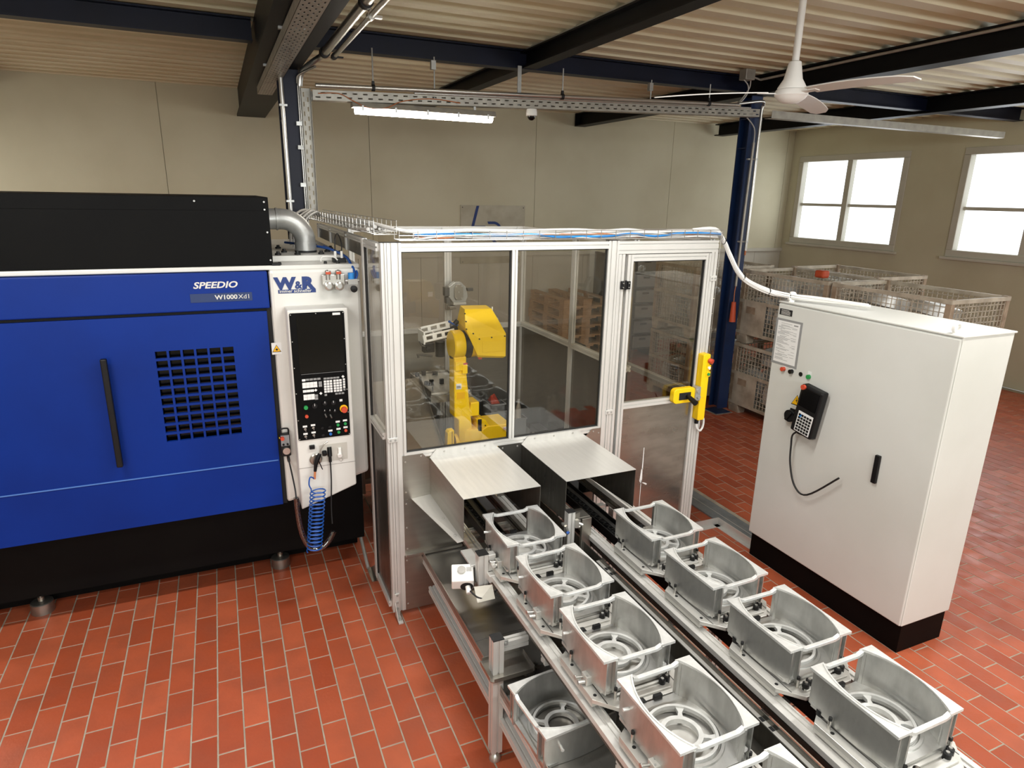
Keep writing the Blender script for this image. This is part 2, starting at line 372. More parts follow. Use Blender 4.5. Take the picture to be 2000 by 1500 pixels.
# corrugated roof
c = MB(); pts = []; p = .27; y = YF
while y < YB+.3:
    pts += [(y, ZC), (y+.11, ZC), (y+.14, ZC+.05), (y+.24, ZC+.05)]; y += p
n = len(pts)
c.add([(x, a, b) for x in (XL-.2, XR+.3) for a, b in pts], [(i, i+1, n+i+1, n+i) for i in range(n-1)])
c.box(XL-.2, XR+.3, YF-.2, YB+.3, ZC+.16, ZC+.2)
tag(c.build('ceiling', 'ceiling'), 'beige corrugated steel roof sheeting', kind='structure')

def ibeam(mb, axis, a, b, c, z0, z1, w, tf=.012, tw=.01):
    """I-section along axis x or y from a to b, centred on c"""
    for (u0, u1, q0, q1) in ((-w/2, w/2, z0, z0+tf), (-w/2, w/2, z1-tf, z1), (-tw/2, tw/2, z0+tf, z1-tf)):
        if axis == 'y': mb.box(c+u0, c+u1, a, b, q0, q1)
        else: mb.box(a, b, c+u0, c+u1, q0, q1)
    return mb
def st(o, label, cat='beam'): return tag(o, label, None, None, 'structure')
st(ibeam(MB(), 'x', XL, .38, 5.92, 3.60, ZC, .12).build('beam', 'beam'), 'dark blue roof beam running out beyond the machine')
st(ibeam(MB(), 'x', .70, 5.33, 5.92, 3.60, ZC, .12).build('beam', 'beam'), 'dark blue roof beam between the two columns')
st(ibeam(MB(), 'x', 5.52, XR, 5.92, 3.60, ZC, .12).build('beam', 'beam'), 'dark blue roof beam beyond the fan column')
b = MB(); b.box(.40, .68, YF, 9.76, 3.44, ZC-.0); b.box(.365, .71, YF, 9.78, 3.42, 3.445)
st(b.build('beam', 'beam_black'), 'deep black main beam carrying the perforated tray')
b = ibeam(MB(), 'y', YF, 9.7, 5.42, 3.57, ZC, .19, .016, .012); b.box(5.33, 5.51, 9.7, 9.72, 3.57, ZC)
st(b.build('beam', 'beam_black'), 'black main beam over the blue column by the fan')
st(ibeam(MB(), 'y', YF, 9.7, 2.72, 3.605, ZC-.012, .13, .014, .01).build('beam', 'beam_black'), 'dark grey middle joist crossing the blue beam')
b = MB(); b.box(2.66, 2.78, YF, 5.80, ZC-.012, ZC); st(b.build('trim_1', 'galv'), 'thin pale packing strip along the middle joist')
# more joists of the same kind outside the columns
st(ibeam(MB(), 'y', YF, 9.7, -2.2, 3.605, ZC, .13, .014, .01).build('beam', 'beam_black'), 'dark joist above the blue machine')
st(ibeam(MB(), 'y', YF, 9.7, 8.2, 3.57, ZC, .19, .016, .012).build('beam', 'beam_black'), 'black joist near the side wall window')

def column(x0, x1, y0, y1, label, m):
    cx = (x0+x1)/2
    b = MB(); b.box(x0, x1, y0, y0+.014, .06, 3.42 if x0 < 2 else 3.57); b.box(x0, x1, y1-.014, y1, .06, 3.42 if x0 < 2 else 3.57); b.box(cx-.006, cx+.006, y0+.014, y1-.014, .06, 3.42 if x0 < 2 else 3.57)
    o = tag(b.build('column', m), label, kind='structure')
    MB().box(x0-.03, x1+.03, y0-.03, y1+.03, 0, .012).build('base_plate', m, o)
    MB().box(x0-.05, x1+.05, y0-.05, y1+.05, -.004, .004).build('footing', 'concrete', o)
    for t in range(2): MB().box(x0+.005, x1-.005, y0+.014, y1-.014, 3.34-t*.3, 3.352-t*.3).build('stiffener', m, o)
    return o
column(.545, .70, 5.85, 6.01, 'dark blue steel column behind the blue machine', 'beam')
column(5.345, 5.495, 5.85, 6.01, 'blue steel column beside the wire crates', 'col_blue')

# ================================================================== SERVICES UNDER THE ROOF
def slots(L_, rows, pitch, sl, sw, start=.02, stag=True):
    h = []
    for k, v in enumerate(rows):
        u = start+(pitch/2 if stag and k % 2 else 0)
        while u+sl < L_-.01: h.append((round(u, 4), round(u+sl, 4), round(v-sw/2, 4), round(v+sw/2, 4))); u += pitch
    return h
# perforated tray hung under the main beam
t = thing('cable_tray', 'wide perforated cable tray hung under the black main beam', 'cable tray', (.515, 2, 3.36))
L_ = 6.9-.4
MB().plate_holes((.45, .4, 3.35), (0, 1, 0), (1, 0, 0), L_, .13, slots(L_, (.02, .043, .065, .087, .11), .09, .035, .008), -.002).build('tray_floor', 'zinc', t)
MB().box(.45, .452, .4, 6.9, 3.35, 3.41).build('side_lip', 'zinc', t); MB().box(.578, .58, .4, 6.9, 3.35, 3.41).build('side_lip', 'zinc', t)
for y in (1.2, 2.8, 4.4, 5.7): MB().box(.43, .60, y, y+.03, 3.405, 3.42).build('hanger', 'galv', t)
# vertical slotted tray on the column
t = thing('cable_tray', 'upright slotted cable tray on the dark blue column', 'cable tray', (.745, 5.84, 2.27))
L_ = 1.02
MB().plate_holes((.705, 5.84, 2.27), (0, 0, 1), (1, 0, 0), L_, .075, slots(L_, (.022, .053), .072, .034, .009), .002).build('tray_floor', 'zinc', t)
MB().box(.705, .707, 5.80, 5.84, 2.27, 3.29).build('side_lip', 'zinc', t); MB().box(.778, .78, 5.80, 5.84, 2.27, 3.29).build('side_lip', 'zinc', t)
# horizontal slotted tray between the columns (its run rises a little to the right)
t = thing('cable_tray', 'long slotted cable tray spanning above the fluorescent lamp', 'cable tray', (3, 5.72, 3.2))
def zt(x): return 3.19+(x-.76)*.034
L_ = math.hypot(4.55, 4.55*.034); U = Vector((4.55, 0, 4.55*.034)).normalized(); V = Vector((0, 0, 1))
MB().plate_holes((.78, 5.70, zt(.78)), U, V, L_, .075, slots(L_, (.022, .054), .083, .037, .011), .002).build('tray_side', 'zinc', t)
b = MB(); b.add([(x, y, zt(x)-.001) for x in (.78, 5.33) for y in (5.70, 5.80)]+[(x, y, zt(x)+.001) for x in (.78, 5.33) for y in (5.70, 5.80)], [(0, 1, 3, 2), (4, 6, 7, 5), (0, 4, 5, 1), (2, 3, 7, 6), (0, 2, 6, 4), (1, 5, 7, 3)]); b.build('tray_floor', 'zinc', t)
MB().plate_holes((.78, 5.80, zt(.78)), U, V, L_, .075, slots(L_, (.022, .054), .083, .037, .011), .002).build('tray_side', 'zinc', t)
for x, m in ((1.79, 0), (3.98, 0), (2.575, 1)):
    b = MB()
    if m: b.box(x-.018, x+.018, 5.742, 5.752, zt(x), 3.6)
    else: b.cyl((x, 5.75, zt(x)), (x, 5.75, 3.6), .006, 8); b.box(x-.03, x+.01, 5.73, 5.77, 3.5, 3.57)
    b.build('hanger_rod', 'galv', t, smooth=40)
t = thing('cable_tray', 'short slotted cable tray beyond the fan column', 'cable tray', (7, 5.72, 3.35))
MB().box(5.5, 9.5, 5.70, 5.702, 3.345, 3.42).build('tray_side', 'zinc', t); MB().box(5.5, 9.5, 5.702, 5.80, 3.345, 3.347).build('tray_floor', 'zinc', t)

# pipes
def zp(x): return 3.292+(x-.77)*.034
t = thing('water_pipe', 'bright horizontal pipe run above the slotted tray', 'pipe', (3, 5.66, 3.3))
MB().cyl((.80, 5.66, zp(.8)), (5.0, 5.66, zp(5.0)), .017, 14).build('pipe', 'pipe', t, smooth=40)
MB().cyl((1.6, 5.70, zp(1.6)-.02), (5.2, 5.70, zp(5.2)-.02), .010, 10).build('conduit', 'pipe', t, smooth=40)
for x in (1.25, 2.965, 4.62):
    b = MB(); b.cyl((x, 5.66, zp(x)+.02), (x, 5.66, 3.6), .006, 8); b.build('hanger_rod', 'galv', t, smooth=40)
    b = MB(); b.lathe([(.019, -.012), (.026, -.012), (.026, .012), (.019, .012)], (x, 5.66, zp(x)), 16, 'x', close=True); b.box(x-.01, x+.01, 5.65, 5.67, zp(x)+.024, zp(x)+.05); b.build('clamp', 'rubber', t)
t = thing('riser_pipe', 'steel pipe bending down the blue column beside the crates', 'pipe', (5.38, 5.80, 1.75))
pp = smoothpath([(4.75, 5.72, 3.41), (4.95, 5.70, 3.44), (5.34, 5.72, 3.50), (5.43, 5.76, 3.48), (5.45, 5.80, 3.38), (5.45, 5.80, 2.5), (5.45, 5.80, 1.95)], 8)
MB().tube(pp, .015, 12).build('pipe', 'pipe', t, smooth=50)
for z in (2.93, 2.05): b = MB(); b.box(5.36, 5.47, 5.815, 5.85, z-.008, z+.008); b.cyl((5.45, 5.80, z-.01), (5.45, 5.80, z+.01), .021, 14); b.build('clamp', 'galv', t, smooth=40)
MB().cyl((5.45, 5.80, 1.90), (5.45, 5.80, 1.955), .011, 10).build('nozzle', 'cable_orange', t, smooth=40)
t = thing('conduit', 'grey conduit with a dangling orange plug on the blue column', 'conduit', (5.38, 5.81, 1.3))
MB().tube(smoothpath([(5.40, 5.81, 3.1), (5.385, 5.81, 2.4), (5.38, 5.81, 1.55)], 6), .013, 12).build('pipe', 'zinc', t, smooth=50)
MB().tube(smoothpath([(5.38, 5.81, 1.55), (5.372, 5.81, 1.48), (5.368, 5.80, 1.36)], 6), .005, 8).build('cord', 'cable_orange', t, smooth=50)
MB().cyl((5.368, 5.79, 1.14), (5.368, 5.80, 1.37), .036, 14, .024).build('plug', 'orange', t, smooth=40)
t = thing('conduit', 'bright conduit on the front of the dark blue column', 'conduit', (.57, 5.82, 2.3))
MB().cyl((.565, 5.82, 2.2), (.56, 5.82, 3.36), .017, 14).build('pipe', 'pipe', t, smooth=40)
for z in (2.42, 3.15): MB().box(.535, .595, 5.80, 5.85, z-.008, z+.008).build('clamp', 'galv', t)
t = thing('conduit', 'thin twin conduit between the column and the upright tray', 'conduit', (.69, 5.82, 2.3))
for dx in (0, .014): MB().cyl((.685+dx, 5.825, 2.2), (.685+dx, 5.825, 3.32), .006, 10).build('pipe', 'pipe', t, smooth=40)
for z in (2.55, 2.84, 3.02): MB().box(.655, .70, 5.805, 5.85, z-.015, z+.015).build('clamp', 'galv', t)
MB().tube(smoothpath([(.685, 5.825, 3.32), (.69, 5.80, 3.37), (.74, 5.74, 3.40), (.80, 5.62, 3.42)], 6), .010, 10).build('elbow', 'pipe', t, smooth=50)
# two pipes running towards the viewer beside the main beam
t = thing('roof_pipe', 'thick steel pipe running along the black main beam', 'pipe', (.9, 3, 3.5))
MB().cyl((.855, -3.5, 3.50), (.855, 5.55, 3.50), .030, 18).build('pipe', 'pipe', t, smooth=40)
for y in (3.95, 5.45): MB().cyl((.855, y, 3.50), (.855, y+.05, 3.50), .039, 18).build('collar', 'rubber', t, smooth=40)
MB().tube(smoothpath([(.855, 5.55, 3.50), (.85, 5.66, 3.50), (.80, 5.74, 3.47), (.72, 5.80, 3.40), (.70, 5.82, 3.30)], 6), .022, 12).build('elbow', 'pipe', t, smooth=50)
t = thing('roof_pipe', 'thin steel pipe beside the thick roof pipe', 'pipe', (1.0, 3, 3.45))
MB().cyl((.935, -3.5, 3.49), (.935, 5.62, 3.49), .017, 14).build('pipe', 'pipe', t, smooth=40)
b = MB(); b.cyl((.935, 4.20, 3.49), (.935, 4.25, 3.49), .025, 14); b.cyl((.935, 4.22, 3.51), (.895, 4.22, 3.60), .014, 10); b.box(.91, 1.0, 4.21, 4.24, 3.48, 3.495); b.build('clamp', 'pipe', t, smooth=40)
b = MB(); b.cyl((.935, 5.5, 3.49), (.935, 5.56, 3.49), .024, 12); b.box(.93, 1.0, 5.52, 5.54, 3.48, 3.49); b.build('clamp', 'rubber', t, smooth=40)

def lamp(x0, x1, y, z, label, tube_m, group=None):
    t = thing('fluorescent_lamp', label, 'lamp', ((x0+x1)/2, y, z), 0, group)
    b = MB(); b.prism([(y-.055, z+.035), (y+.055, z+.035), (y+.035, z+.08), (y-.035, z+.08)], 'x', x0, x1); b.build('housing', 'zinc', t, bevel=.004)
    b = MB(); b.prism([(y-.05, z+.034), (y-.045, z+.005), (y-.02, z-.012), (y+.02, z-.012), (y+.045, z+.005), (y+.05, z+.034)], 'x', x0+.03, x1-.03); b.build('diffuser', tube_m, t)
    for k in range(5):
        x = x0+.08+(x1-x0-.16)*k/4; MB().box(x-.008, x+.008, y-.06, y-.048, z+.01, z+.05).build('clip', 'galv', t)
    return t
t = lamp(1.085, 2.335, 5.74, 3.125, 'lit fluorescent lamp hanging below the slotted tray', 'tube_on')
for x in (1.25, 2.15): MB().box(x-.01, x+.01, 5.735, 5.745, 3.20, zt(x)).build('hanger', 'galv', t)
for k, (x, y) in enumerate(LAMPS):
    t = lamp(x-.65, x+.65, y, 3.40, 'fluorescent lamp under the roof sheeting, '+('over the machine', 'over the conveyor hoods', 'over the control cabinet', 'behind the photographer on the machine side', 'behind the photographer in line with the conveyor', 'behind the photographer on the cabinet side', 'added unseen in the far machine corner', 'added unseen by the back wall on the machine side')[k], 'cable_white', 'hall lamps')
    for dx in (-.5, .5): MB().box(x+dx-.006, x+dx+.006, y-.006, y+.006, 3.47, ZC).build('hanger', 'galv', t)
MB_ = MB(); MB_.tube(smoothpath([(.82, 5.69, 3.24), (.98, 5.69, 3.25), (1.1, 5.69, 3.2), (1.22, 5.69, 3.16), (1.36, 5.69, 3.17), (1.5, 5.69, 3.23), (1.75, 5.69, 3.265), (2.0, 5.69, 3.25)], 6), .004, 6)
tag(MB_.build('lamp_cable', 'cable_orange', smooth=60), 'thin orange cable looping past the lit fluorescent lamp', 'cable')
# dome camera under the tray
t = thing('dome_camera', 'white dome camera under the slotted tray', 'camera', (2.69, 5.72, 3.22))
MB().lathe([(0, .06), (.045, .06), (.05, .03), (.05, .005), (.04, 0), (0, 0)], (2.69, 5.72, 3.19), 24).build('housing', 'fan', t, smooth=40)
MB().lathe([(.036, 0)]+[(.036*math.cos(a), -.036*math.sin(a)) for a in [i*math.pi/16 for i in range(1, 9)]], (2.69, 5.72, 3.19), 24).build('dome', 'black_gloss', t, smooth=60)
# loose cables and junction box over the blue column
t = thing('junction_box', 'small grey junction box with cables under the roof by the fan', 'junction box', (4.95, 5.6, 3.7))
MB().box(4.96, 5.08, 5.55, 5.65, 3.66, 3.76).build('body', 'zinc', t, bevel=.006)
MB().tube(smoothpath([(4.97, 5.6, 3.67), (5.06, 5.62, 3.62), (5.10, 5.66, 3.55), (5.06, 5.7, 3.47), (4.99, 5.72, 3.44)], 6), .006, 8).build('cable', 'cable_grey', t, smooth=60)
MB().tube(smoothpath([(5.07, 5.6, 3.67), (5.10, 5.64, 3.6), (5.07, 5.7, 3.5), (5.08, 5.78, 3.45), (5.2, 5.8, 3.38), (5.38, 5.81, 3.25), (5.40, 5.81, 3.08)], 6), .006, 8).build('cable', 'cable_grey', t, smooth=60)
tag(MB().tube([(5.12, 5.62, 3.70), (5.2, 5.6, 3.68), (5.24, 4.5, 3.70), (5.26, 2.5, 3.72)], .012, 8).build('conduit', 'zinc', smooth=60), 'thin grey conduit along the black beam behind the fan', 'conduit')
# ceiling fan
fx, fy, fz = 3.32, 3.3, 3.13
t = thing('ceiling_fan', 'white ceiling fan hanging from the roof', 'fan', (fx, fy, fz))
MB().cyl((fx, fy, fz+.17), (fx, fy, ZC), .021, 16).build('down_rod', 'fan', t, smooth=40)
MB().lathe([(0, .19), (.028, .19), (.036, .185), (.055, .09), (.085, .04), (.085, .03), (0, .03)], (fx, fy, fz), 32).build('canopy', 'fan', t, smooth=35)
MB().lathe([(0, .03), (.09, .028), (.098, .015), (.098, -.005), (.09, -.012), (.085, -.02), (.05, -.045), (0, -.052)], (fx, fy, fz), 32).build('motor', 'fan', t, smooth=35)
for k, a in enumerate((R(150), R(270), R(30))):
    T = Matrix.Translation((fx, fy, fz+.012)) @ Matrix.Rotation(a, 4, 'Z') @ Matrix.Rotation(R(-8), 4, 'X')
    b = MB(T); n = 10
    top = []; bot = []
    for i in range(n+1):
        r = .15+.68*i/n; w = .045+.022*math.sin(math.pi*(.15+.7*i/n)); w *= (1 if i < n else .55)
        zz = -.03*(i/n)**2
        top += [(r, -w, zz+.003), (r, w, zz+.003)]; bot += [(r, -w, zz-.003), (r, w, zz-.003)]
    m_ = len(top); fs = []
    for i in range(n): a0 = 2*i; fs += [(a0, a0+1, a0+3, a0+2), (m_+a0, m_+a0+2, m_+a0+3, m_+a0+1), (a0, a0+2, m_+a0+2, m_+a0), (a0+1, m_+a0+1, m_+a0+3, a0+3)]
    fs += [(0, m_, m_+1, 1), (2*n, 2*n+1, m_+2*n+1, m_+2*n)]
    b.add(top+bot, fs)
    bl = b.build('blade', 'fan', t, smooth=40)
    b = MB(T); b.box(.07, .2, -.02, .02, -.008, -.002); b.build('blade_bracket', 'fan', bl)
# steel company sign on the back wall
t = thing('wall_sign', 'bare metal sign with dark blue initials on the back wall', 'sign', (3.97, YB-.03, 2.0))
MB().box(3.44, 4.53, YB-.016, YB-.006, 1.45, 2.345).build('plate', mat('aged_sign_steel', 'b3ac98', .5, .3, 'a39b86', 5), t)
y = YB-.02
def stroke(pts): MB().prism(pts, 'y', y, y+.004).build('emblem', 'navy', t)
stroke([(3.70, 2.335), (3.745, 2.335), (3.60, 1.80), (3.555, 1.80)])
stroke([(3.665, 2.035), (3.85, 2.035), (3.86, 2.0), (3.655, 2.0)])
out = [(3.885, 2.10), (3.9, 2.06), (3.99, 2.06)]+[(3.99+.10*math.sin(R(a)), 1.96+.10*math.cos(R(a))) for a in range(10, 91, 16)]+[(4.09, 1.86), (4.13, 1.86)]+[(3.99+.14*math.sin(R(a)), 1.96+.14*math.cos(R(a))) for a in range(90, 9, -16)]+[(3.99, 2.10)]
stroke(out)
stroke([(3.86, 1.94), (3.90, 1.94), (4.12, 1.70), (4.05, 1.70)])
for x in (3.47, 4.5):
    for z in (2.31, 1.48): MB().cyl((x, YB-.02, z), (x, YB-.012, z), .008, 8).build('screw', 'rubber', t)
tag(MB().box(2.90, 2.98, YB-.015, YB+.01, .95, 1.03).build('socket', 'fan', bevel=.006), 'small white socket low on the back wall', 'socket')

# ================================================================== BLUE AND WHITE MACHINING CENTRE
mc = thing('machining_center', 'large blue and white machining center with black control panel', 'machine', (-.5, 4.7, 0))
Y0 = 3.85
b = MB(); b.prism([(.232, .665), (.735, .795), (.735, 2.08), (.232, 2.08)], 'y', Y0, Y0+.35); b.build('right_panel', 'white', mc, bevel=.02)
b = MB(); b.box(-1.75, .735, Y0+.35, 5.60, .70, 2.075); b.build('body', 'white', mc, bevel=.01)
b = MB(); b.box(-1.75, .735, Y0+.02, 5.6, 2.075, 2.10); b.build('roof', 'white', mc, bevel=.006)
b = MB(); b.box(.27, .70, Y0+.22, 5.5, 2.10, 2.135); b.build('roof_hatch', 'white', mc, bevel=.006)
for x, y in ((.31, 4.12), (.36, 4.3), (.42, 4.12), (.56, 4.14), (.62, 4.3), (.67, 4.12), (.67, 4.5), (.35, 4.6), (.6, 4.7)):
    MB().lathe([(0, .022), (.009, .022), (.011, .012), (.018, .01), (.018, 0), (0, 0)], (x, y, 2.135), 10).build('bolt', 'rubber', mc, smooth=40)
for x in (.25, .30, .55, .62):
    MB().lathe([(0, .014), (.008, .014), (.010, 0), (0, 0)], (x, Y0+.07, 2.10), 10).build('bolt', 'rubber', mc)
# upper blue band and door
MB().box(-1.24, .224, Y0-.004, Y0+.3, 1.868, 2.072).build('header_panel', 'blue', mc, bevel=.006)
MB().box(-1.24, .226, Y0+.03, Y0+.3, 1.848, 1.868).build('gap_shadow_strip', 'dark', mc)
holes = []
dx, dz = .0665, .0528
for i in range(6):
    for j in range(10):
        u = 1.24-.372+i*dx; v = .485+j*dz
        holes.append((round(u, 4), round(u+.055, 4), round(v, 4), round(v+.040, 4)))
dr = MB().plate_holes((-1.24, Y0+.03, .66), (1, 0, 0), (0, 0, 1), 1.24+.206, 1.19, holes, .02)
dr = dr.build('door', 'blue', mc)
MB().box(-1.24, .206, Y0+.06, Y0+.07, .67, 1.84).build('window_backing', 'black_gloss', dr)
MB().box(-1.24, .20, Y0+.005, Y0+.012, .949, .955).build('trim_line', mat('pale_blue_line', '4a74b5', .5), dr)
MB().box(-.62, -.59, Y0-.05, Y0-.02, 1.05, 1.65).build('door_handle', 'black', dr, bevel=.006)
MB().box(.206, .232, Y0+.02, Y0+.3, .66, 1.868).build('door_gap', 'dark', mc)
b = MB(); b.prism([(-1.75, .795), (-1.24, .665), (-1.24, 2.08), (-1.75, 2.08)], 'y', Y0, Y0+.35); b.build('left_panel', 'white', mc, bevel=.02)
MB().box(-1.7, .725, Y0+.22, 5.5, .22, .70).build('base', 'black_mat', mc); MB().box(-1.65, .725, Y0+.52, 5.45, .015, .22).build('sump', 'black_mat', mc)
for x, y in ((.18, 4.285), (-1.2, 4.285), (.3, 5.3), (-1.3, 5.3)):
    b = MB(); b.cyl((x, y, .09), (x, y, .30), .012, 10); b.lathe([(0, .10), (.018, .10), (.018, .075), (.055, .07), (.06, .065), (.062, 0), (0, 0)], (x, y, 0), 24); b.build('foot', 'steel', mc, smooth=35)
# black box on the roof
MB().box(-1.25, .262, Y0+.03, 5.0, 2.10, 2.465).build('roof_cabinet', 'black_mat', mc, bevel=.004)
MB().box(-1.25, .258, Y0+.026, Y0+.03, 2.395, 2.462).build('cabinet_cap', 'black_mat', mc)
for x, z in ((.24, 2.44), (.24, 2.40), (.245, 2.28), (.25, 2.13), (-.1, 2.44)): MB().cyl((x, Y0+.03, z), (x, Y0+.02, z), .005, 8).build('screw', 'galv', mc)
MB().box(.255, .30, Y0+.02, Y0+.08, 2.10, 2.112).build('cabinet_bracket', 'black', mc)
# lettering
text('SPEEDIO', .047, (-.152, Y0-.006, 1.991), FRONT, 'silver', mc, bold=.0012, shear=.25, sx=1.22)
MB().box(-.17, .137, Y0-.0065, Y0-.004, 1.916, 1.962).build('badge', 'blue_dark', mc)
text('W1000', .033, (-.05, Y0-.0075, 1.929), FRONT, 'silver', mc, bold=.0008, sx=1.12)
text('Xd1', .033, (.066, Y0-.0075, 1.929), FRONT, 'silver', mc, sx=1.1)
text('W', .088, (.262, Y0-.002, 1.972), FRONT, 'navy', mc, bold=.0055, sx=1.13)
text('&', .058, (.366, Y0-.002, 1.972), FRONT, 'navy', mc, bold=.002, sx=1.0)
text('R', .088, (.405, Y0-.002, 1.972), FRONT, 'navy', mc, bold=.006, sx=1.13)
MB().box(.275, .478, Y0-.003, Y0-.0005, 1.947, 1.967).build('logo_bar', 'navy', mc)
text('immer schneller', .0235, (.281, Y0-.0045, 1.9515), FRONT, 'silver', mc, bold=.0003, sx=1.13)
# laser warning
def warning(p, x, y, z, s, rot=None, face='y'):
    tri = [(-s/2, -s*.43), (s/2, -s*.43), (0, s*.43)]
    def P(d, k, m, nm):
        pts = [(a*k, c_*k) for a, c_ in tri]
        bb = MB()
        if face == 'y': bb.prism([(x+a, z+c_) for a, c_ in pts], 'y', y-d, y-d+.001)
        else: bb.prism([(y-a, z+c_) for a, c_ in pts], 'x', x-d, x-d+.001)
        bb.build(nm, m, p)
    P(.001, 1.12, 'ink', 'warning_border'); P(.002, .93, 'sign_yellow', 'warning_sign')
MB().box(.215, .268, Y0-.001, Y0, 1.60, 1.668).build('warning_label', 'paper', mc)
warning(mc, .2415, Y0-.001, 1.635, .044)
MB().cyl((.2415, Y0-.003, 1.629), (.2415, Y0-.0045, 1.629), .006, 10).build('warning_symbol', 'ink', mc)
# control box
Yc = 3.70
b = MB(); b.prism([(.300, .678), (.627, .79), (.627, 1.875), (.300, 1.875)], 'y', Yc, Y0+.03); cb = b.build('control_box', 'white', mc, bevel=.008)
MB().box(.301, .626, Yc-.001, Yc+.001, .941, .944).build('seam', 'galv', cb)
panel = MB(); panel.prism(rrect(.310, .604, 1.117, 1.858, .008), 'y', Yc-.006, Yc); cp = panel.build('control_panel', 'black_mat', mc)
Yp = Yc-.006
MB().box(.345, .592, Yp-.001, Yp, 1.515, 1.845).build('screen', 'black_gloss', cp)
MB().box(.54, .582, Yp-.0015, Yp, 1.838, 1.851).build('maker_tag', 'paper', cp)
for x, z in ((.316, 1.85), (.45, 1.852), (.598, 1.85), (.316, 1.70), (.598, 1.70), (.316, 1.55), (.598, 1.55), (.316, 1.40), (.598, 1.40), (.316, 1.125), (.598, 1.125), (.316, 1.24), (.598, 1.26)):
    MB().cyl((x, Yp, z), (x, Yp-.002, z), .003, 8).build('screw', 'galv', cp)
MB().box(.35, .59, Yp-.0008, Yp, 1.5085, 1.51).build('divider_line', 'greyframe', cp)
kw = MB(); kd = MB()
def key(mb, x, z, w=.0135, h=.0115): mb.box(x, x+w, Yp-.003, Yp, z, z+h)
for r in range(5):
    for c_ in range(6): key(kw, .470+c_*.0165+(.004 if c_ > 2 else 0), 1.452-r*.0152)
for r in range(5): key(kw if r < 4 else kd, .577, 1.455-r*.0152, .012)
for c_ in range(5): key(kd, .470+c_*.018, 1.470, .0155, .010)
for c_ in range(3): key(kd, .53+c_*.018, 1.374, .0145, .010)
for c_ in range(4): key(kd, .372+c_*.021, 1.472, .018, .011)
key(kw, .352, 1.470, .018, .012)
for r in range(2):
    for c_ in range(4): key(kw, .352+c_*.0205, 1.446-r*.0165, .0195, .0155)
for r in range(2): key(kd, .441, 1.446-r*.016, .018, .0145)
for c_ in range(3): key(kw, .353+c_*.0205, 1.404, .0195, .014)
for r in range(2):
    for c_ in range(3): key(kw, .354+c_*.0205, 1.375-r*.0165, .0195, .0155)
key(kd, .416, 1.372, .017, .014); key(kd, .416, 1.355, .017, .014); key(kd, .47, 1.372, .0135, .011)
for x, z in ((.579, 1.478), (.423, 1.412), (.45, 1.39)): kw.cbox((x, Yp-.0015, z), (.012, .003, .012), Matrix.Rotation(R(45), 3, 'Y'))
kw.build('white_keys', 'paper', cp); kd.build('dark_keys', 'greyframe', cp)
def knob(nm, x, z, r, m, d=.012): MB().cyl((x, Yp, z), (x, Yp-d, z), r, 20).build(nm, m, cp, smooth=40)
knob('start_button', .362, 1.315, .0115, 'green'); knob('stop_button', .363, 1.262, .0095, 'red')
for x, z, r in ((.41, 1.322, .015), (.467, 1.332, .012), (.515, 1.330, .013), (.463, 1.287, .007), (.492, 1.285, .007), (.52, 1.28, .009)):
    knob('selector_knob', x, z, r, 'black', .016)
    MB().box(x-.001, x+.001, Yp-.018, Yp-.016, z, z+r).build('knob_mark', 'paper', cp)
knob('yellow_collar', .573, 1.285, .0225, 'sign_yellow', .008); knob('emergency_stop', .573, 1.283, .017, 'red', .03)
MB().box(.552, .568, Yp-.003, Yp, 1.330, 1.343).build('display_window', 'paper', cp)
for x, z in ((.466, 1.262), (.495, 1.255)): MB().cyl((x, Yp, z), (x+.004, Yp-.022, z-.012), .004, 10).build('key_switch', 'pipe', cp, smooth=40)
for x, z, m in ((.35, 1.185, 'toggle'), (.395, 1.188, 'toggle'), (.35, 1.14, 'toggle'), (.395, 1.143, 'toggle'), (.445, 1.185, 'black'), (.488, 1.186, 'black'), (.447, 1.14, 'black'), (.49, 1.142, 'blue_btn'), (.535, 1.192, 'green'), (.577, 1.195, 'green'), (.537, 1.147, 'green'), (.578, 1.152, 'red')):
    if m == 'toggle':
        b = MB(); b.cyl((x, Yp, z), (x, Yp-.006, z), .007, 12); b.cyl((x, Yp-.006, z), (x+.002, Yp-.02, z-.008), .003, 8); b.build('toggle_switch', 'pipe', cp, smooth=40)
    else: knob('panel_button', x, z-.004, .0085, m, .008)
    if m != 'black': MB().box(x-.012, x+.012, Yp-.001, Yp, z+.010, z+.021).build('switch_label', 'paper', cp)
# recess with plug and keys under the panel
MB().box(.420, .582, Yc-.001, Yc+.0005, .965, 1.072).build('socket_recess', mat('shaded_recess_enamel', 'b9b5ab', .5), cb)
MB().box(.366, .396, Yc-.016, Yc, 1.058, 1.082).build('latch', 'black', cb, bevel=.003)
b = MB(); b.cyl((.478, Yc-.002, 1.055), (.478, Yc-.012, 1.0), .013, 14); b.cyl((.478, Yc-.012, 1.0), (.478, Yc-.014, .965), .009, 12); b.build('connector', 'black', cb, smooth=40)
MB().tube(smoothpath([(.478, Yc-.014, .968), (.476, Yc-.02, .85), (.465, Yc-.03, .68), (.462, Yc-.05, .58)], 5), .004, 8).build('cable', 'rubber', cb, smooth=60)
b = MB(); b.cyl((.448, Yc-.001, 1.03), (.448, Yc-.02, 1.015), .014, 12); b.build('cable_gland', 'black', cb, smooth=40)
b = MB(); b.box(.528, .545, Yc-.012, Yc-.002, .995, 1.045); b.cyl((.535, Yc-.001, 1.00), (.535, Yc-.018, .995), .014, 12); b.build('key_fob', 'fan', cb, bevel=.002)
MB().lathe([(.009, -.001), (.0105, 0), (.009, .001)], (.541, Yc-.01, .968), 16, 'y', close=True).build('key_ring', 'pipe', cb)
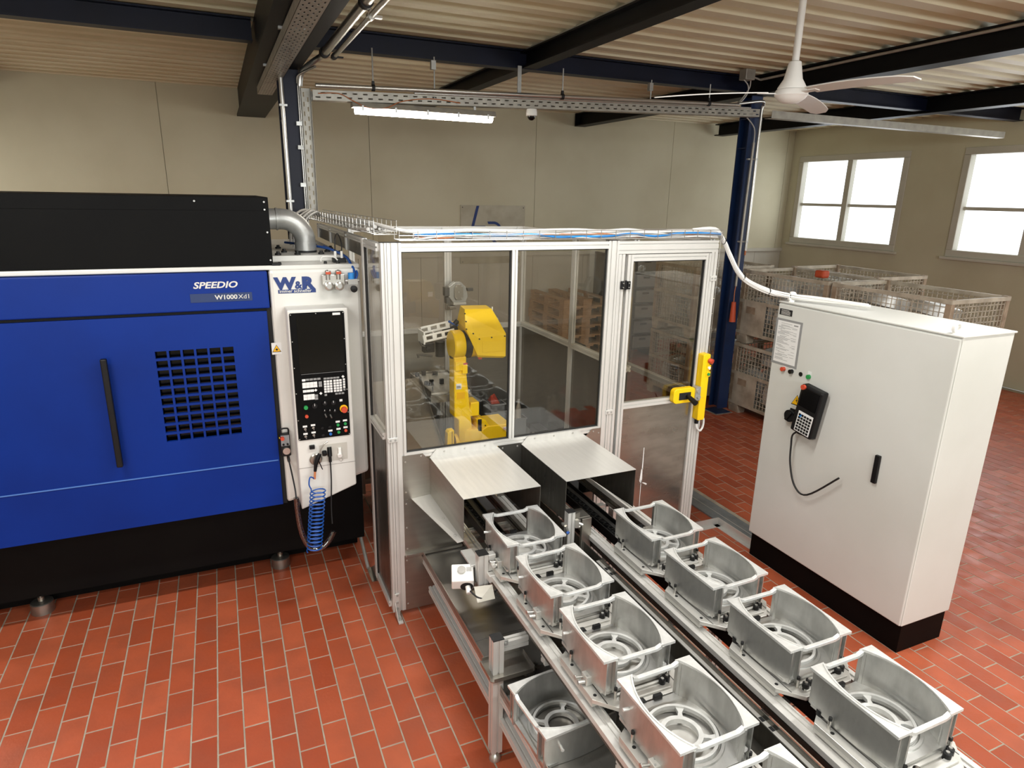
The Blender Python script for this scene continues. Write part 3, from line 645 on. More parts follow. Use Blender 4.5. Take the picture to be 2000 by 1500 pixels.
# air regulators on the upper corner
rg = MB(); rg.box(.512, .640, Y0-.03, Y0, 1.985, 2.048); rg.build('regulator_plate', 'pipe', mc, bevel=.004)
for x in (.545, .603):
    b = MB(); b.lathe([(0, .0), (.022, 0), (.026, -.008), (.026, -.03), (.018, -.036), (0, -.036)], (x, Y0-.03, 1.985), 18, 'y'); b.cyl((x, Y0-.035, 2.02), (x, Y0-.035, 2.055), .012, 12); b.build('regulator', 'pipe', mc, smooth=40)
    b = MB(); b.lathe([(0, .0), (.018, 0), (.02, .008), (.016, .02), (0, .026)], (x, Y0-.035, 2.05), 16); b.build('gauge_cap', 'pipe', mc, smooth=40)
    MB().box(x-.014, x+.014, Y0-.056, Y0-.053, 2.052, 2.066).build('gauge_window', 'orange', mc)
    MB().lathe([(0, -.037), (.014, -.037), (.014, -.039), (0, -.039)], (x, Y0-.03, 1.985), 14, 'y').build('regulator_dial', 'galv', mc)
b = MB(); b.cyl((.64, Y0-.03, 2.01), (.72, Y0-.03, 2.01), .010, 12); b.box(.655, .71, Y0-.045, Y0-.01, 1.99, 2.02); b.build('valve_body', 'galv', mc, smooth=40)
MB().cyl((.676, Y0-.03, 2.02), (.676, Y0-.03, 2.055), .018, 16).build('blue_valve_knob', 'cable_blue', mc, smooth=40)
b = MB(); b.lathe([(0, -.0), (.018, 0), (.02, -.02), (0, -.022)], (.684, Y0-.04, 1.965), 18, 'y'); b.build('pressure_gauge', 'black', mc, smooth=40)
MB().tube(smoothpath([(.69, Y0-.03, 2.02), (.70, Y0-.0, 2.06), (.69, Y0+.05, 2.10), (.68, Y0+.15, 2.13), (.62, Y0+.35, 2.16), (.52, Y0+.55, 2.17), (.4, Y0+.8, 2.17)], 6), .008, 8).build('blue_hose', 'hose_blue', mc, smooth=60)
MB().tube(smoothpath([(.70, Y0-.03, 2.015), (.715, Y0-.01, 2.05), (.70, Y0+.06, 2.09), (.67, Y0+.2, 2.14), (.60, Y0+.45, 2.17)], 6), .006, 8).build('blue_hose', 'hose_blue', mc, smooth=60)
MB().box(.60, .675, Y0+.10, Y0+.16, 2.10, 2.125).build('valve_block', 'black', mc, bevel=.003)
for x in (.618, .655): MB().cyl((x, Y0+.13, 2.125), (x, Y0+.13, 2.165), .008, 10).build('fitting', 'fan', mc, smooth=40)
MB().tube(smoothpath([(.618, Y0+.13, 2.165), (.625, Y0+.15, 2.24), (.65, Y0+.2, 2.26), (.66, Y0+.15, 2.21), (.655, Y0+.13, 2.165)], 6), .0035, 6).build('hose_loop', 'rubber', mc, smooth=60)
MB().tube(smoothpath([(.53, Y0+.1, 2.11), (.54, Y0+.1, 2.135), (.60, Y0+.1, 2.135), (.625, Y0+.1, 2.115)], 6), .004, 8).build('grab_wire', 'fan', mc, smooth=60)
# silver duct elbow standing on the roof
t = thing('extraction_duct', 'silver extraction duct elbow between black box and machine roof', 'duct', (.48, 4.3, 2.13))
pp = [(.262, 4.3, 2.335), (.33, 4.3, 2.335)]+[(.355+.135*math.sin(a), 4.3, 2.20+.135*math.cos(a)) for a in [R(q) for q in range(0, 91, 9)]]
pp += [(.49, 4.3, 2.19)]
MB().tube(pp, .062, 28).build('elbow', 'galv', t, smooth=60)
MB().cyl((.49, 4.3, 2.145), (.49, 4.3, 2.195), .064, 28).build('collar', 'galv', t, smooth=40)
for (a, bb) in (((.325, 4.3, 2.335), (.335, 4.3, 2.335)), ((.49, 4.3, 2.186), (.49, 4.3, 2.196))): MB().cyl(a, bb, .067, 28).build('bead', 'galv', t, smooth=40)
MB().cyl((.49, 4.3, 2.135), (.49, 4.3, 2.147), .066, 24).build('rubber_flange', 'rubber', t, smooth=40)

# things hanging on the machine
t = thing('handheld_pendant', 'small black pendant with red button and silver dial beside the control box', 'pendant', (.243, Y0-.02, .98))
b = MB(); b.prism(rrect(.217, .272, .985, 1.125, .008), 'y', Y0-.035, Y0-.002); b.build('body', 'black', t, bevel=.003)
b = MB(); b.tube(smoothpath([(.222, Y0-.02, 1.12), (.222, Y0-.02, 1.148), (.232, Y0-.02, 1.155), (.257, Y0-.02, 1.155), (.267, Y0-.02, 1.148), (.267, Y0-.02, 1.12)], 4), .005, 8); b.build('handle', 'black', t, smooth=60)
MB().box(.221, .268, Y0-.0365, Y0-.035, 1.052, 1.118).build('face_plate', 'boxgrey', t)
MB().cyl((.229, Y0-.035, 1.103), (.229, Y0-.055, 1.103), .011, 16).build('emergency_button', 'red', t, smooth=40)
MB().cyl((.213, Y0-.02, 1.10), (.219, Y0-.02, 1.10), .006, 10).build('side_button', 'yellow_sw', t)
for x in (.233, .256): MB().cyl((x, Y0-.036, 1.063), (x, Y0-.046, 1.063), .006, 12).build('selector', 'black', t, smooth=40)
MB().cyl((.247, Y0-.035, 1.022), (.247, Y0-.05, 1.022), .021, 24).build('dial', 'pipe', t, smooth=40)
MB().tube(smoothpath([(.254, Y0-.015, .987), (.257, Y0-.02, .95), (.262, Y0-.10, .90), (.266, Y0-.2, .84), (.266, Y0-.23, .79)], 5), [.008]*6+[.0045]*15, 8).build('cord', 'rubber', t, smooth=60)
sl = smoothpath([(.266, 3.62, .80), (.269, 3.62, .68), (.285, 3.615, .56), (.325, 3.61, .468), (.38, 3.61, .455), (.43, 3.615, .49), (.462, 3.62, .545)], 6)
MB().tube(sl, .0165, 12).build('sleeve', 'clear_plastic', t, smooth=60)
coil = []
for k in range(len(sl)-1):
    for q in range(8):
        p = sl[k].lerp(sl[k+1], q/8); a = q*math.pi/2; coil.append(p+Vector((math.cos(a)*.009, math.sin(a)*.009, 0)))
MB().tube(coil, .0028, 5).build('coiled_cord', 'rubber', t, smooth=60)
t = thing('air_gun', 'black air gun on a blue coiled hose below the control panel', 'air gun', (.39, Yc-.03, 1.0))
MB().lathe([(0, 0), (.034, 0), (.036, -.008), (.03, -.014), (0, -.016)], (.398, Yc-.001, .99), 24, 'y').build('magnet_holder', 'steel', t, smooth=40)
b = MB(); b.tube([(.385, Yc-.04, .93), (.392, Yc-.04, .975), (.405, Yc-.04, 1.01), (.418, Yc-.04, 1.035)], [.009, .012, .014, .010], 10); b.build('grip', 'black', t, smooth=60)
MB().tube(smoothpath([(.415, Yc-.04, 1.03), (.425, Yc-.04, 1.06), (.445, Yc-.04, 1.09), (.468, Yc-.04, 1.105)], 5), .004, 8).build('nozzle', 'pipe', t, smooth=60)
MB().tube(smoothpath([(.41, Yc-.04, .99), (.418, Yc-.04, .965), (.424, Yc-.04, .945), (.428, Yc-.04, .935)], 4), .003, 6).build('trigger', 'black', t, smooth=60)
MB().cyl((.378, Yc-.05, .885), (.385, Yc-.04, .93), .007, 10).build('coupling', 'cable_orange', t, smooth=40)
pts = smoothpath([(.378, Yc-.05, .888), (.352, 3.63, .91), (.342, 3.62, .87), (.352, 3.62, .84)], 5)
hel = []
N_ = 16*18
for i in range(N_+1):
    f_ = i/N_; a = 2*math.pi*16*f_+R(200); cx = .388-.045*f_; cz = .84-.385*f_
    hel.append(Vector((cx+.042*math.cos(a), 3.60+.042*math.sin(a), cz)))
MB().tube(pts+hel, .0042, 6).build('coiled_hose', 'hose_blue', t, smooth=60)
tag(MB().tube([(.70, 4.70, .30), (.72, 4.3, .2), (.725, 3.99, .02)], .012, 8).build('gas_strut', 'galv', smooth=60), 'ribbed grey strut leaning under the machine corner', 'strut')

# ================================================================== ROBOT CELL ENCLOSURE
ce = thing('safety_enclosure', 'aluminium framed glazed safety enclosure around the yellow robot', 'enclosure', (1.87, 4.2, 0))
YW = 3.42; ZT = 2.25; X0, X1 = .762, 2.985; XB, YBk = 2.37, 5.12
XA, YA, ZA = (1, 0, 0), (0, 1, 0), (0, 0, 1)
def post(x, y, z0, z1, w=.04, d=.04, sw=1, sd=1, nm='post', p=ce):
    """upright profile with its near-left corner at x,y"""
    return MB().bar((x+w/2, y+d/2, z0), (x+w/2, y+d/2, z1), w, d, XA, sw, sd).build(nm, 'alu', p)
def railx(x0, x1, y, z0, h=.04, d=.04, sh=1, nm='rail', p=ce):
    return MB().bar((x0, y+d/2, z0+h/2), (x1, y+d/2, z0+h/2), d, h, YA, 1, sh).build(nm, 'alu', p)
def raily(y0, y1, x, z0, h=.04, d=.04, nm='rail', p=ce):
    return MB().bar((x+d/2, y0, z0+h/2), (x+d/2, y1, z0+h/2), d, h, XA, 1, 1).build(nm, 'alu', p)
def pane(x0, x1, y0, y1, z0, z1, m='pane', nm='pane', p=ce): return MB().box(x0, x1, y0, y1, z0, z1).build(nm, m, p)
# front, left corner
post(.762, YW, .03, ZT, .03, .04)
post(.794, YW, .03, ZT, .077, .04, 2, 1)
railx(.871, 2.147, YW, 2.203, .042)
railx(.871, 2.147, YW, 1.028, .036)
post(1.512, YW, 1.064, 2.203, .034, .04)
pane(.871, 1.512, YW+.018, YW+.023, 1.064, 2.203); pane(1.546, 2.147, YW+.018, YW+.023, 1.064, 2.203)
b = MB()
for a, c_ in ((.871, 1.512), (1.546, 2.147)):
    for q in ((a, c_, 1.064, 1.070), (a, c_, 2.197, 2.203), (a, a+.006, 1.07, 2.197), (c_-.006, c_, 1.07, 2.197)): b.box(q[0], q[1], YW+.012, YW+.03, q[2], q[3])
b.build('gasket', 'rubber', ce)
post(2.147, YW, .03, ZT, .075, .04, 2, 1)
post(2.224, YW, .03, 2.168, .045, .04, 1, 1)
railx(2.222, X1, YW, 2.170, .075, .04, 2)
post(2.935, YW, .03, ZT-.08, .05, .04, 1, 1)
b = MB(); b.box(.76, .872, YW-.001, YW+.04, ZT, ZT+.003); b.box(2.146, 2.223, YW-.001, YW+.04, ZT, ZT+.003); b.build('end_cap', 'rubber', ce)
# joining brackets
def bracket(x, z, w=.055, h=.028):
    o = MB().box(x-w/2, x+w/2, YW-.006, YW, z-h/2, z+h/2).build('joint_bracket', 'alu', ce, bevel=.002)
    for s_ in (-1, 1): MB().cyl((x+s_*w*.25, YW-.006, z), (x+s_*w*.25, YW-.009, z), .006, 10).build('screw', 'galv', o)
bracket(.793, 1.155); bracket(2.222, 1.155, .055, .03); bracket(2.965, 2.0, .05, .035)
# floor brackets
b = MB(); b.box(.772, .802, YW-.008, YW, .0, .16); b.box(.772, .802, YW-.09, YW, 0, .012); b.prism([(YW-.09, .0), (YW, .0), (YW, .11)], 'x', .772, .776); b.build('floor_bracket', 'alu', ce, bevel=.002)
for z in (.15, .10, .06): MB().cyl((.787, YW-.008, z), (.787, YW-.013, z), .007, 10).build('screw', 'galv', ce)
MB().cyl((.787, YW-.06, .012), (.787, YW-.06, .022), .011, 6).build('anchor_bolt', 'galv', ce)
# left side frame
post(.742, 3.80, .05, 2.25, .03, .04)
raily(3.46, 3.80, .745, 2.205); raily(3.46, 3.80, .745, 1.15); raily(3.46, 3.80, .745, .05)
pane(.757, .762, 3.46, 3.80, 1.19, 2.205)
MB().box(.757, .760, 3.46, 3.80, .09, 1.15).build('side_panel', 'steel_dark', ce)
b = MB(); b.box(.750, .768, 3.79, 3.80, 1.19, 2.205); b.box(.750, .768, 3.79, 3.80, .09, 1.15); b.build('gasket', 'rubber', ce)
b = MB(); b.prism([(3.84, 0), (4.02, 0), (3.84, .13)], 'x', .748, .754); b.box(.72, .78, 3.84, 4.02, 0, .004); b.build('floor_bracket', 'steel', ce)
# frame behind, over the machine
for y in (4.35, 5.0, 5.62): post(.745, y, 2.14, 2.25, .03, .04)
raily(3.84, 5.66, .745, 2.22, .03, .03)
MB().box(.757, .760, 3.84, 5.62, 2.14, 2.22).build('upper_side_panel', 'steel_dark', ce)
post(.90, YBk, .03, 2.25, .04, .04); post(1.66, YBk, .03, 2.25, .06, .04, 2, 1); post(2.35, YBk, .03, 2.25, .04, .04)
railx(.94, 1.66, YBk, 2.21); railx(1.72, 2.35, YBk, 2.21); railx(.94, 1.66, YBk, 1.395); railx(1.72, 2.35, YBk, 1.395)
railx(.94, 1.66, YBk, .12); railx(1.72, 2.35, YBk, .12)
pane(.94, 1.66, YBk+.018, YBk+.022, 1.435, 2.21); pane(1.72, 2.35, YBk+.018, YBk+.022, 1.435, 2.21)
for a, c_ in ((.94, 1.66), (1.72, 2.35)): MB().box(a, c_, YBk+.018, YBk+.021, .16, 1.395).build('lower_panel', 'steel', ce)
for x, z in ((1.69, 2.23), (2.35, 2.23), (.92, 1.415)):
    MB().box(x-.05, x+.05, YBk-.006, YBk, z-.016, z+.016).build('joint_bracket', 'alu', ce, bevel=.002)
# right wall of the robot room
post(2.355, 4.20, .03, 2.25, .03, .05, 1, 2)
raily(3.46, 4.20, 2.355, 2.21); raily(4.25, 5.12, 2.355, 2.21); raily(3.46, 4.20, 2.355, 1.40); raily(4.25, 5.12, 2.355, 1.40); raily(3.46, 5.12, 2.355, .05)
pane(2.37, 2.374, 3.46, 4.20, 1.44, 2.21); pane(2.37, 2.374, 4.25, 5.12, 1.44, 2.21)
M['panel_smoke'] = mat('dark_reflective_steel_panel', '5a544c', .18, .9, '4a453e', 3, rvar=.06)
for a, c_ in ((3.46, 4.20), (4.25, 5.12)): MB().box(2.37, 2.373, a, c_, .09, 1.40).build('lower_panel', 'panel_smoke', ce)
# vestibule behind the door
post(2.945, 4.36, .03, 2.25, .04, .06, 1, 1)
raily(3.46, 4.36, 2.945, 1.165); raily(3.46, 4.36, 2.945, 2.21); raily(3.46, 4.36, 2.945, .05)
pane(2.963, 2.967, 3.46, 4.36, 1.205, 2.21); pane(2.963, 2.967, 3.46, 4.36, .09, 1.165)
railx(2.40, 2.945, 4.38, 2.21)
# door
M['door_panel'] = mat('scuffed_steel_door_panel', 'b0aaa0', .24, .9, '9a948a', 5, (1, 1, 3), rvar=.08)
dp = MB().bar((2.305, YW+.01, .06), (2.305, YW+.01, 2.165), .04, .04, XA, 1, 1); dp.bar((2.905, YW+.01, .06), (2.905, YW+.01, 2.165), .04, .04, XA, 1, 1)
for z in (.06, 1.165, 2.125): dp.bar((2.325, YW+.01, z+.02), (2.885, YW+.01, z+.02), .04, .04, YA, 1, 1)
door = dp.build('door', 'alu', ce)
pane(2.325, 2.885, YW+.008, YW+.013, 1.205, 2.125, 'pane_door', 'pane', door)
MB().box(2.325, 2.885, YW+.006, YW+.010, .10, 1.165).build('door_panel', 'door_panel', door)
b = MB(); b.box(2.879, 2.886, YW, YW+.02, 1.205, 2.125); b.box(2.325, 2.886, YW, YW+.02, 2.119, 2.126); b.box(2.925, 2.934, YW+.005, YW+.03, .06, 1.165); b.build('gasket', 'rubber', door)
for z in (1.98, .5):
    b = MB(); b.box(2.245, 2.267, YW-.012, YW, z-.025, z+.025); b.box(2.285, 2.307, YW-.022, YW-.01, z-.025, z+.025); b.cyl((2.276, YW-.014, z-.03), (2.276, YW-.014, z+.03), .007, 10); b.build('hinge', 'black', door, bevel=.002)
    for x in (2.256, 2.296):
        for q in (-.013, .013): MB().cyl((x, YW-.012, z+q), (x, YW-.024, z+q), .004, 8).build('screw', 'pipe', door)
# sheet metal cladding under the window
def sheet(nm, x0, x1, z0, z1, y=YW-.003, m='steel', screws=()):
    o = MB().box(x0, x1, y, y+.003, z0, z1).build(nm, m, ce)
    for x, z in screws: MB().lathe([(0, -.004), (.005, -.003), (.0065, 0), (0, 0)], (x, y, z), 10, 'y').build('screw', 'pipe', o, smooth=50)
b = MB(); b.prism([(.845, .775), (1.005, .775), (1.005, 1.0), (.965, 1.05), (.845, 1.05)], 'y', YW-.004, YW-.001); o = b.build('cladding_sheet', 'steel', ce)
for x, z in ((.86, 1.01), (.86, .82), (.955, 1.035)): MB().lathe([(0, -.004), (.005, -.003), (.0065, 0), (0, 0)], (x, YW-.004, z), 10, 'y').build('screw', 'pipe', o, smooth=50)
sheet('cladding_sheet', .845, 1.20, .425, .772, YW-.004, 'steel', ((.86, .745), (.86, .59), (.86, .45)))
sheet('cladding_sheet', .84, 1.12, .03, .405, YW-.002, 'steel', ((.855, .37), (.855, .22), (.855, .07)))
b = MB(); b.box(.845, 1.20, YW-.03, YW, .405, .425); b.build('drip_ledge', 'steel', ce, bevel=.003)
sheet('cladding_sheet', 1.44, 1.60, .62, 1.03, YW-.003, 'steel_dark', ((1.47, 1.01), (1.57, 1.01)))
b = MB(); b.prism([(2.04, .80), (2.165, .80), (2.165, 1.055), (2.10, 1.055), (2.04, 1.0)], 'y', YW-.004, YW-.001); o = b.build('cladding_sheet', 'steel', ce)
for x, z in ((2.11, 1.035), (2.15, 1.02)): MB().lathe([(0, -.004), (.005, -.003), (.0065, 0), (0, 0)], (x, YW-.004, z), 10, 'y').build('screw', 'pipe', o, smooth=50)
for a, c_, m in ((1.10, 2.147, 'steel_dark'),):
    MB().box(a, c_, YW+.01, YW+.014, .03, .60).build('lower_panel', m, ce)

# ---- hoods over the two conveyor mouths
def hood(x0, x1, label, wing):
    t = thing('conveyor_hood', label, 'hood', ((x0+x1)/2, 3.1, .7))
    y0, y1, zt_ = 2.83, YW-.004, 1.02; th = .003
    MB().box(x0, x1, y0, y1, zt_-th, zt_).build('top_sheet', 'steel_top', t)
    MB().prism([(x0+.0, zt_-.0), (x1, zt_), (x1-.05, zt_+.045), (x0+.04, zt_+.045)], 'y', y1-.003, y1).build('flange', 'steel_top', t)
    for k in range(3):
        x = x0+.09+k*(x1-x0-.18)/2; MB().lathe([(0, -.004), (.005, -.003), (.0065, 0), (0, 0)], (x, y1-.003, zt_+.026), 10, 'y').build('rivet', 'pipe', t, smooth=50)
    zb = .785
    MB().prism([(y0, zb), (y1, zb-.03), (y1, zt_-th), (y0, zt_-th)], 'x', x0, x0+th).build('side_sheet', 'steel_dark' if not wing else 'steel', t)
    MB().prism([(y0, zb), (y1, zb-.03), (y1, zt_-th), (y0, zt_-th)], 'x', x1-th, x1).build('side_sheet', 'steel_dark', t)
    if wing:
        MB().add([(x0, y0, .785), (x0, y1, .785), (x0-.115, y1, .775), (x0-.03, y0+.01, .775)] + [(x0, y0, .782), (x0, y1, .782), (x0-.115, y1, .772), (x0-.03, y0+.01, .772)], [(0, 1, 2, 3), (7, 6, 5, 4), (0, 3, 7, 4), (1, 5, 6, 2), (2, 6, 7, 3), (0, 4, 5, 1)]).build('guide_wing', 'steel_top', t)
        for yy in (2.9, 3.1): MB().lathe([(0, .004), (.005, .003), (.0065, 0), (0, 0)], (x0-.022, yy, .786), 10).build('rivet', 'pipe', t, smooth=50)
hood(1.006, 1.442, 'sheet steel hood with a slanted guide wing over the conveyor', True)
hood(1.596, 2.045, 'sheet steel hood next to the enclosure door', False)

b = MB(); b.prism([(2.522, .62), (2.526, .62), (2.527, .30), (2.524, .30)], 'y', YW+.0045, YW+.006); b.prism([(2.519, .70), (2.528, .71), (2.531, .62), (2.524, .59), (2.510, .615)], 'y', YW+.0045, YW+.006); b.prism([(2.525, .86), (2.529, .86), (2.531, .70), (2.523, .70)], 'y', YW+.0045, YW+.006); b.prism([(2.53, .60), (2.57, .575), (2.575, .585), (2.55, .597)], 'y', YW+.0045, YW+.006)
tag(b.build('lime_stain', 'paper', door), 'chalky white drip mark')
# ---- yellow interlock on the door
t = thing('door_interlock', 'yellow door interlock with lever handle on the enclosure post', 'switch', (2.9, 3.40, 1.05))
b = MB(); b.prism(rrect(2.905, 2.965, 1.03, 1.50, .012), 'y', YW-.06, YW); b.build('housing', 'yellow_sw', t, bevel=.004)
MB().box(2.925, 2.945, YW-.0605, YW-.05, 1.19, 1.195).build('housing_joint', 'sign_yellow', t)
MB().cyl((2.955, YW-.06, 1.455), (2.965, YW-.085, 1.45), .017, 16).build('stop_button', 'red', t, smooth=40)
for z, m in ((1.405, 'fan'), (1.36, 'green')):
    MB().box(2.938, 2.972, YW-.064, YW-.058, z-.018, z+.018).build('button_plate', 'yellow_sw', t); MB().cyl((2.955, YW-.062, z), (2.955, YW-.072, z), .010, 14).build('button', m, t, smooth=40)
b = MB(); b.prism(rrect(2.69, 2.87, 1.17, 1.275, .03), 'y', YW-.055, YW-.012); hd = b.build('lever_bracket', 'yellow_sw', t, bevel=.004)
MB().box(2.735, 2.83, YW-.058, YW-.054, 1.195, 1.245).build('bracket_slot', 'dark', hd)
b = MB(); b.tube([(2.80, YW-.055, 1.222), (2.80, YW-.085, 1.215), (2.80, YW-.15, 1.195)], [.010, .016, .019], 14); b.build('lever_knob', 'black', hd, smooth=60)
b = MB(); b.box(2.865, 2.905, YW-.065, YW-.02, 1.18, 1.275); b.cyl((2.88, YW-.065, 1.25), (2.88, YW-.075, 1.25), .013, 12); b.cyl((2.89, YW-.065, 1.205), (2.89, YW-.075, 1.205), .013, 12); b.build('bolt_block', 'galv', t, smooth=40)
MB().cyl((2.925, YW-.03, 1.0), (2.925, YW-.03, 1.035), .014, 12).build('cable_gland', 'black', t, smooth=40)
MB().tube(smoothpath([(2.925, YW-.03, 1.005), (2.93, YW-.035, .965), (2.965, YW-.03, .94), (2.995, YW-.02, .97), (3.0, YW-.01, 1.02), (2.99, YW+.02, 1.05)], 6), .008, 8).build('cable', 'cable_white', t, smooth=60)

# ---- wire tray and cables on top of the enclosure
def wiretray(p0, p1, w, h, nm, label):
    p0, p1 = Vector(p0), Vector(p1); d = (p1-p0); L_ = d.length; d = d/L_; s_ = Vector((d.y, -d.x, 0)); up = Vector((0, 0, 1)); b = MB(); r = .0024
    prof = [(-w/2, h), (-w/2, h/2), (-w/2, 0), (-w/6, 0), (w/6, 0), (w/2, 0), (w/2, h/2), (w/2, h)]
    for u, v in prof: b.cyl(p0+s_*u+up*v, p1+s_*u+up*v, r, 5)
    n = int(L_/.1)
    for k in range(n+1):
        o = p0+d*(L_*k/n); b.tube([o+s_*u+up*v for u, v in ((-w/2, h), (-w/2, 0), (w/2, 0), (w/2, h))], r, 5)
    return tag(b.build(nm, 'pipe', smooth=50), label, 'cable tray')
wiretray((.86, 3.46, 2.262), (3.0, 3.46, 2.262), .10, .05, 'wire_basket_tray', 'wire basket tray along the enclosure front above the door')
wiretray((.80, 3.46, 2.29), (.75, 5.75, 2.285), .12, .07, 'wire_basket_tray', 'wire basket tray running back towards the dark blue column')
b = MB()
for y in (3.43, 3.49): b.cyl((3.005, y, .95), (3.005, y, 2.30), .0024, 5)
for k in range(14): b.cyl((3.005, 3.43, .96+k*.1), (3.005, 3.49, .96+k*.1), .0024, 5)
tag(b.build('wire_basket_tray', 'pipe', smooth=50), 'narrow upright wire tray down the enclosure corner by the interlock', 'cable tray')
rc = random.Random(3)
def run(pts, r, m, nm, label, group=None, j=.006): return tag(MB().tube(smoothpath([(p[0]+rc.uniform(-j, j)*0, p[1]+rc.uniform(-j, j), p[2]+rc.uniform(-j, j)) for p in pts], 4), r, 7).build(nm, m, smooth=70), label, 'cable', group)
xs = [.95+.17*k for k in range(13)]
run([(.80, 4.2, 2.345), (.80, 3.75, 2.34), (.86, 3.50, 2.32)]+[(x, 3.48, 2.303) for x in xs], .011, 'cable_white', 'cable_bundle', 'thick white sleeve lying in the wire tray above the window', None, .008)
run([(x, 3.428, 2.283) for x in xs], .0065, 'cable_blue', 'cable', 'bright blue hose in the wire tray above the window', None, .010)
run([(x, 3.45, 2.28) for x in xs], .004, 'cable_orange', 'cable', 'thin orange cable in the wire tray above the window', None, .010)
def bundle(nm, label, loc): return thing(nm, label, 'cable bundle', loc)
def strand(p, pts, r, m, j=.006): return MB().tube(smoothpath([(q[0], q[1]+rc.uniform(-j, j), q[2]+rc.uniform(-j, j)) for q in pts], 4), r, 7).build('cable', m, p, smooth=70)
t = bundle('cable_bundle', 'bundle of thin white cables lying in the front wire tray', (1.9, 3.46, 2.27))
for k in range(7): strand(t, [(x, 3.44+.007*k, 2.272+.005*(k % 4)) for x in xs], .0052, 'cable_white', .010)
t = bundle('cable_bundle', 'bundle of grey cables in the tray running back to the column', (.78, 4.7, 2.3))
for k in range(5): strand(t, [(.74+.02*k, 5.7-.35*q, 2.31+.006*(k % 3)) for q in range(7)], .0075 if k % 2 else .010, 'cable_grey', .012)
for k in range(4):
    strand(None, [(.70-.01*k, 5.5-.2*k, 2.33), (.62, 5.3-.2*k, 2.36), (.52, 5.1-.2*k, 2.32), (.47, 4.95-.2*k, 2.22), (.46, 4.9-.2*k, 2.13)], .010-.002*(k % 2), 'cable_grey', .01)
    tag(LAST[-1], 'grey cable arching onto the machine roof, %s from the duct' % ('fourth', 'third', 'second', 'first')[k], 'cable', 'cables arching to the machine roof')
t = bundle('cable_bundle', 'bundle of white cables drooping from the enclosure to the control cabinet', (3.2, 3.25, 1.9))
for k in range(8):
    a = 2*math.pi*k/8; oy, oz = .013*math.cos(a)*(1 if k else 0), .013*math.sin(a)*(1 if k else 0)
    strand(t, [(2.80, 3.47+oy, 2.30+oz), (2.97, 3.455+oy, 2.305+oz), (3.03, 3.43+oy, 2.24+oz), (3.065, 3.40+oy, 2.155+oz), (3.105, 3.35+oy, 2.05+oz), (3.155, 3.30+oy, 1.985+oz), (3.24, 3.20+oy, 1.935+oz), (3.345, 3.13+oy, 1.91+oz), (3.45, 3.0+oy, 1.90+oz), (3.55, 2.7+oy, 1.895+abs(oz))], .0065, 'cable_white', .004)
for p in ((3.03, 3.43, 2.24), (3.13, 3.325, 2.015), (3.24, 3.20, 1.935), (3.345, 3.13, 1.91)): MB().lathe([(.019, -.003), (.022, -.003), (.022, .003), (.019, .003)], p, 14, 'x', close=True).build('cable_tie', 'rubber', t)

# ================================================================== CONVEYOR
LX, RX = 1.28, 1.95                         # lane centres
cv = thing('conveyor', 'twin lane aluminium conveyor leading out of the enclosure', 'conveyor', (1.6, 1.9, 0))
CY0, CY1 = .45, 3.95
for c_ in (LX, RX):
    for s_ in (-1, 1):
        x = c_+s_*(.178 if c_ < 1.5 else .192)
        b = MB(); b.bar((x, CY0, .678), (x, CY1, .678), .056, .024, XA, 1, 0, .012, .006); o = b.build('guide_rail', 'alu', cv)
        MB().box(x-s_*.024-.003, x-s_*.024+.003, CY0, CY1, .690, .697).build('slide_strip', 'alu', o)
        MB().bar((x-s_*.012, CY0, .638), (x-s_*.012, CY1, .638), .03, .056, XA, 1, 1).build('side_beam', 'steel_dark', cv)
    b = MB(); b.box(c_-.05, c_+.05, CY0, CY1, .60, .628); b.box(c_-.056, c_-.05, CY0, CY1, .60, .655); b.box(c_+.05, c_+.056, CY0, CY1, .60, .655)
    o = b.build('chain_channel', 'black', cv)
    for k in range(24):
        y = 3.9-.05*k; MB().lathe([(.013, 0), (.02, 0), (.02, .008), (.013, .008)], (c_, y, .628), 12, close=True).build('roller', 'rubber', o)
    for y in (3.25, 2.7, 2.1, 1.5, .9): MB().bar((c_-.17, y, .575), (c_+.17, y, .575), .04, .04, YA, 1, 1).build('cross_bar', 'alu', cv)
    b = MB(); b.box(c_-.012, c_+.012, CY0, CY1, .655, .66); b.build('chain', 'rubber', cv)
# sheet steel between the lanes
MB().box(1.462, 1.70, CY0, 3.38, .512, .515).build('drip_sheet', 'steel_dark', cv)
MB().box(1.50, 1.506, CY0, 2.80, .515, .69).build('splash_strip', 'steel_dark', cv)
MB().box(1.682, 1.70, CY0, 2.62, .628, .633).build('perforated_strip', 'plate', cv)
for y in (2.52, 2.47, 1.42, 1.37): MB().box(1.684, 1.698, y, y+.022, .633, .6345).build('strip_slot', 'dark', cv)
MB().box(1.700, 1.704, CY0, 3.38, .36, .655).build('splash_strip', 'steel_dark', cv)
# lower collecting tray
tr = MB(); tr.box(.95, 1.50, CY0, 3.40, .397, .40); tr.box(.95, .953, CY0, 3.40, .37, .42); tr.box(1.497, 1.50, CY0, 3.40, .40, .44)
o = tr.build('drip_tray', 'tray_steel', cv)
for y in (2.53, 1.5): MB().box(.953, 1.497, y, y+.004, .400, .4015).build('tray_seam', 'slot', o)
MB().bar((.972, CY0, .35), (.972, 3.42, .35), .04, .04, XA, 1, 1).build('tray_beam', 'alu', cv)
MB().bar((1.48, CY0, .35), (1.48, 3.42, .35), .04, .04, XA, 1, 1).build('tray_beam', 'alu', cv)
MB().bar((.972, CY0, .22), (.972, 3.30, .22), .04, .04, XA, 1, 1).build('tray_beam', 'alu', cv)
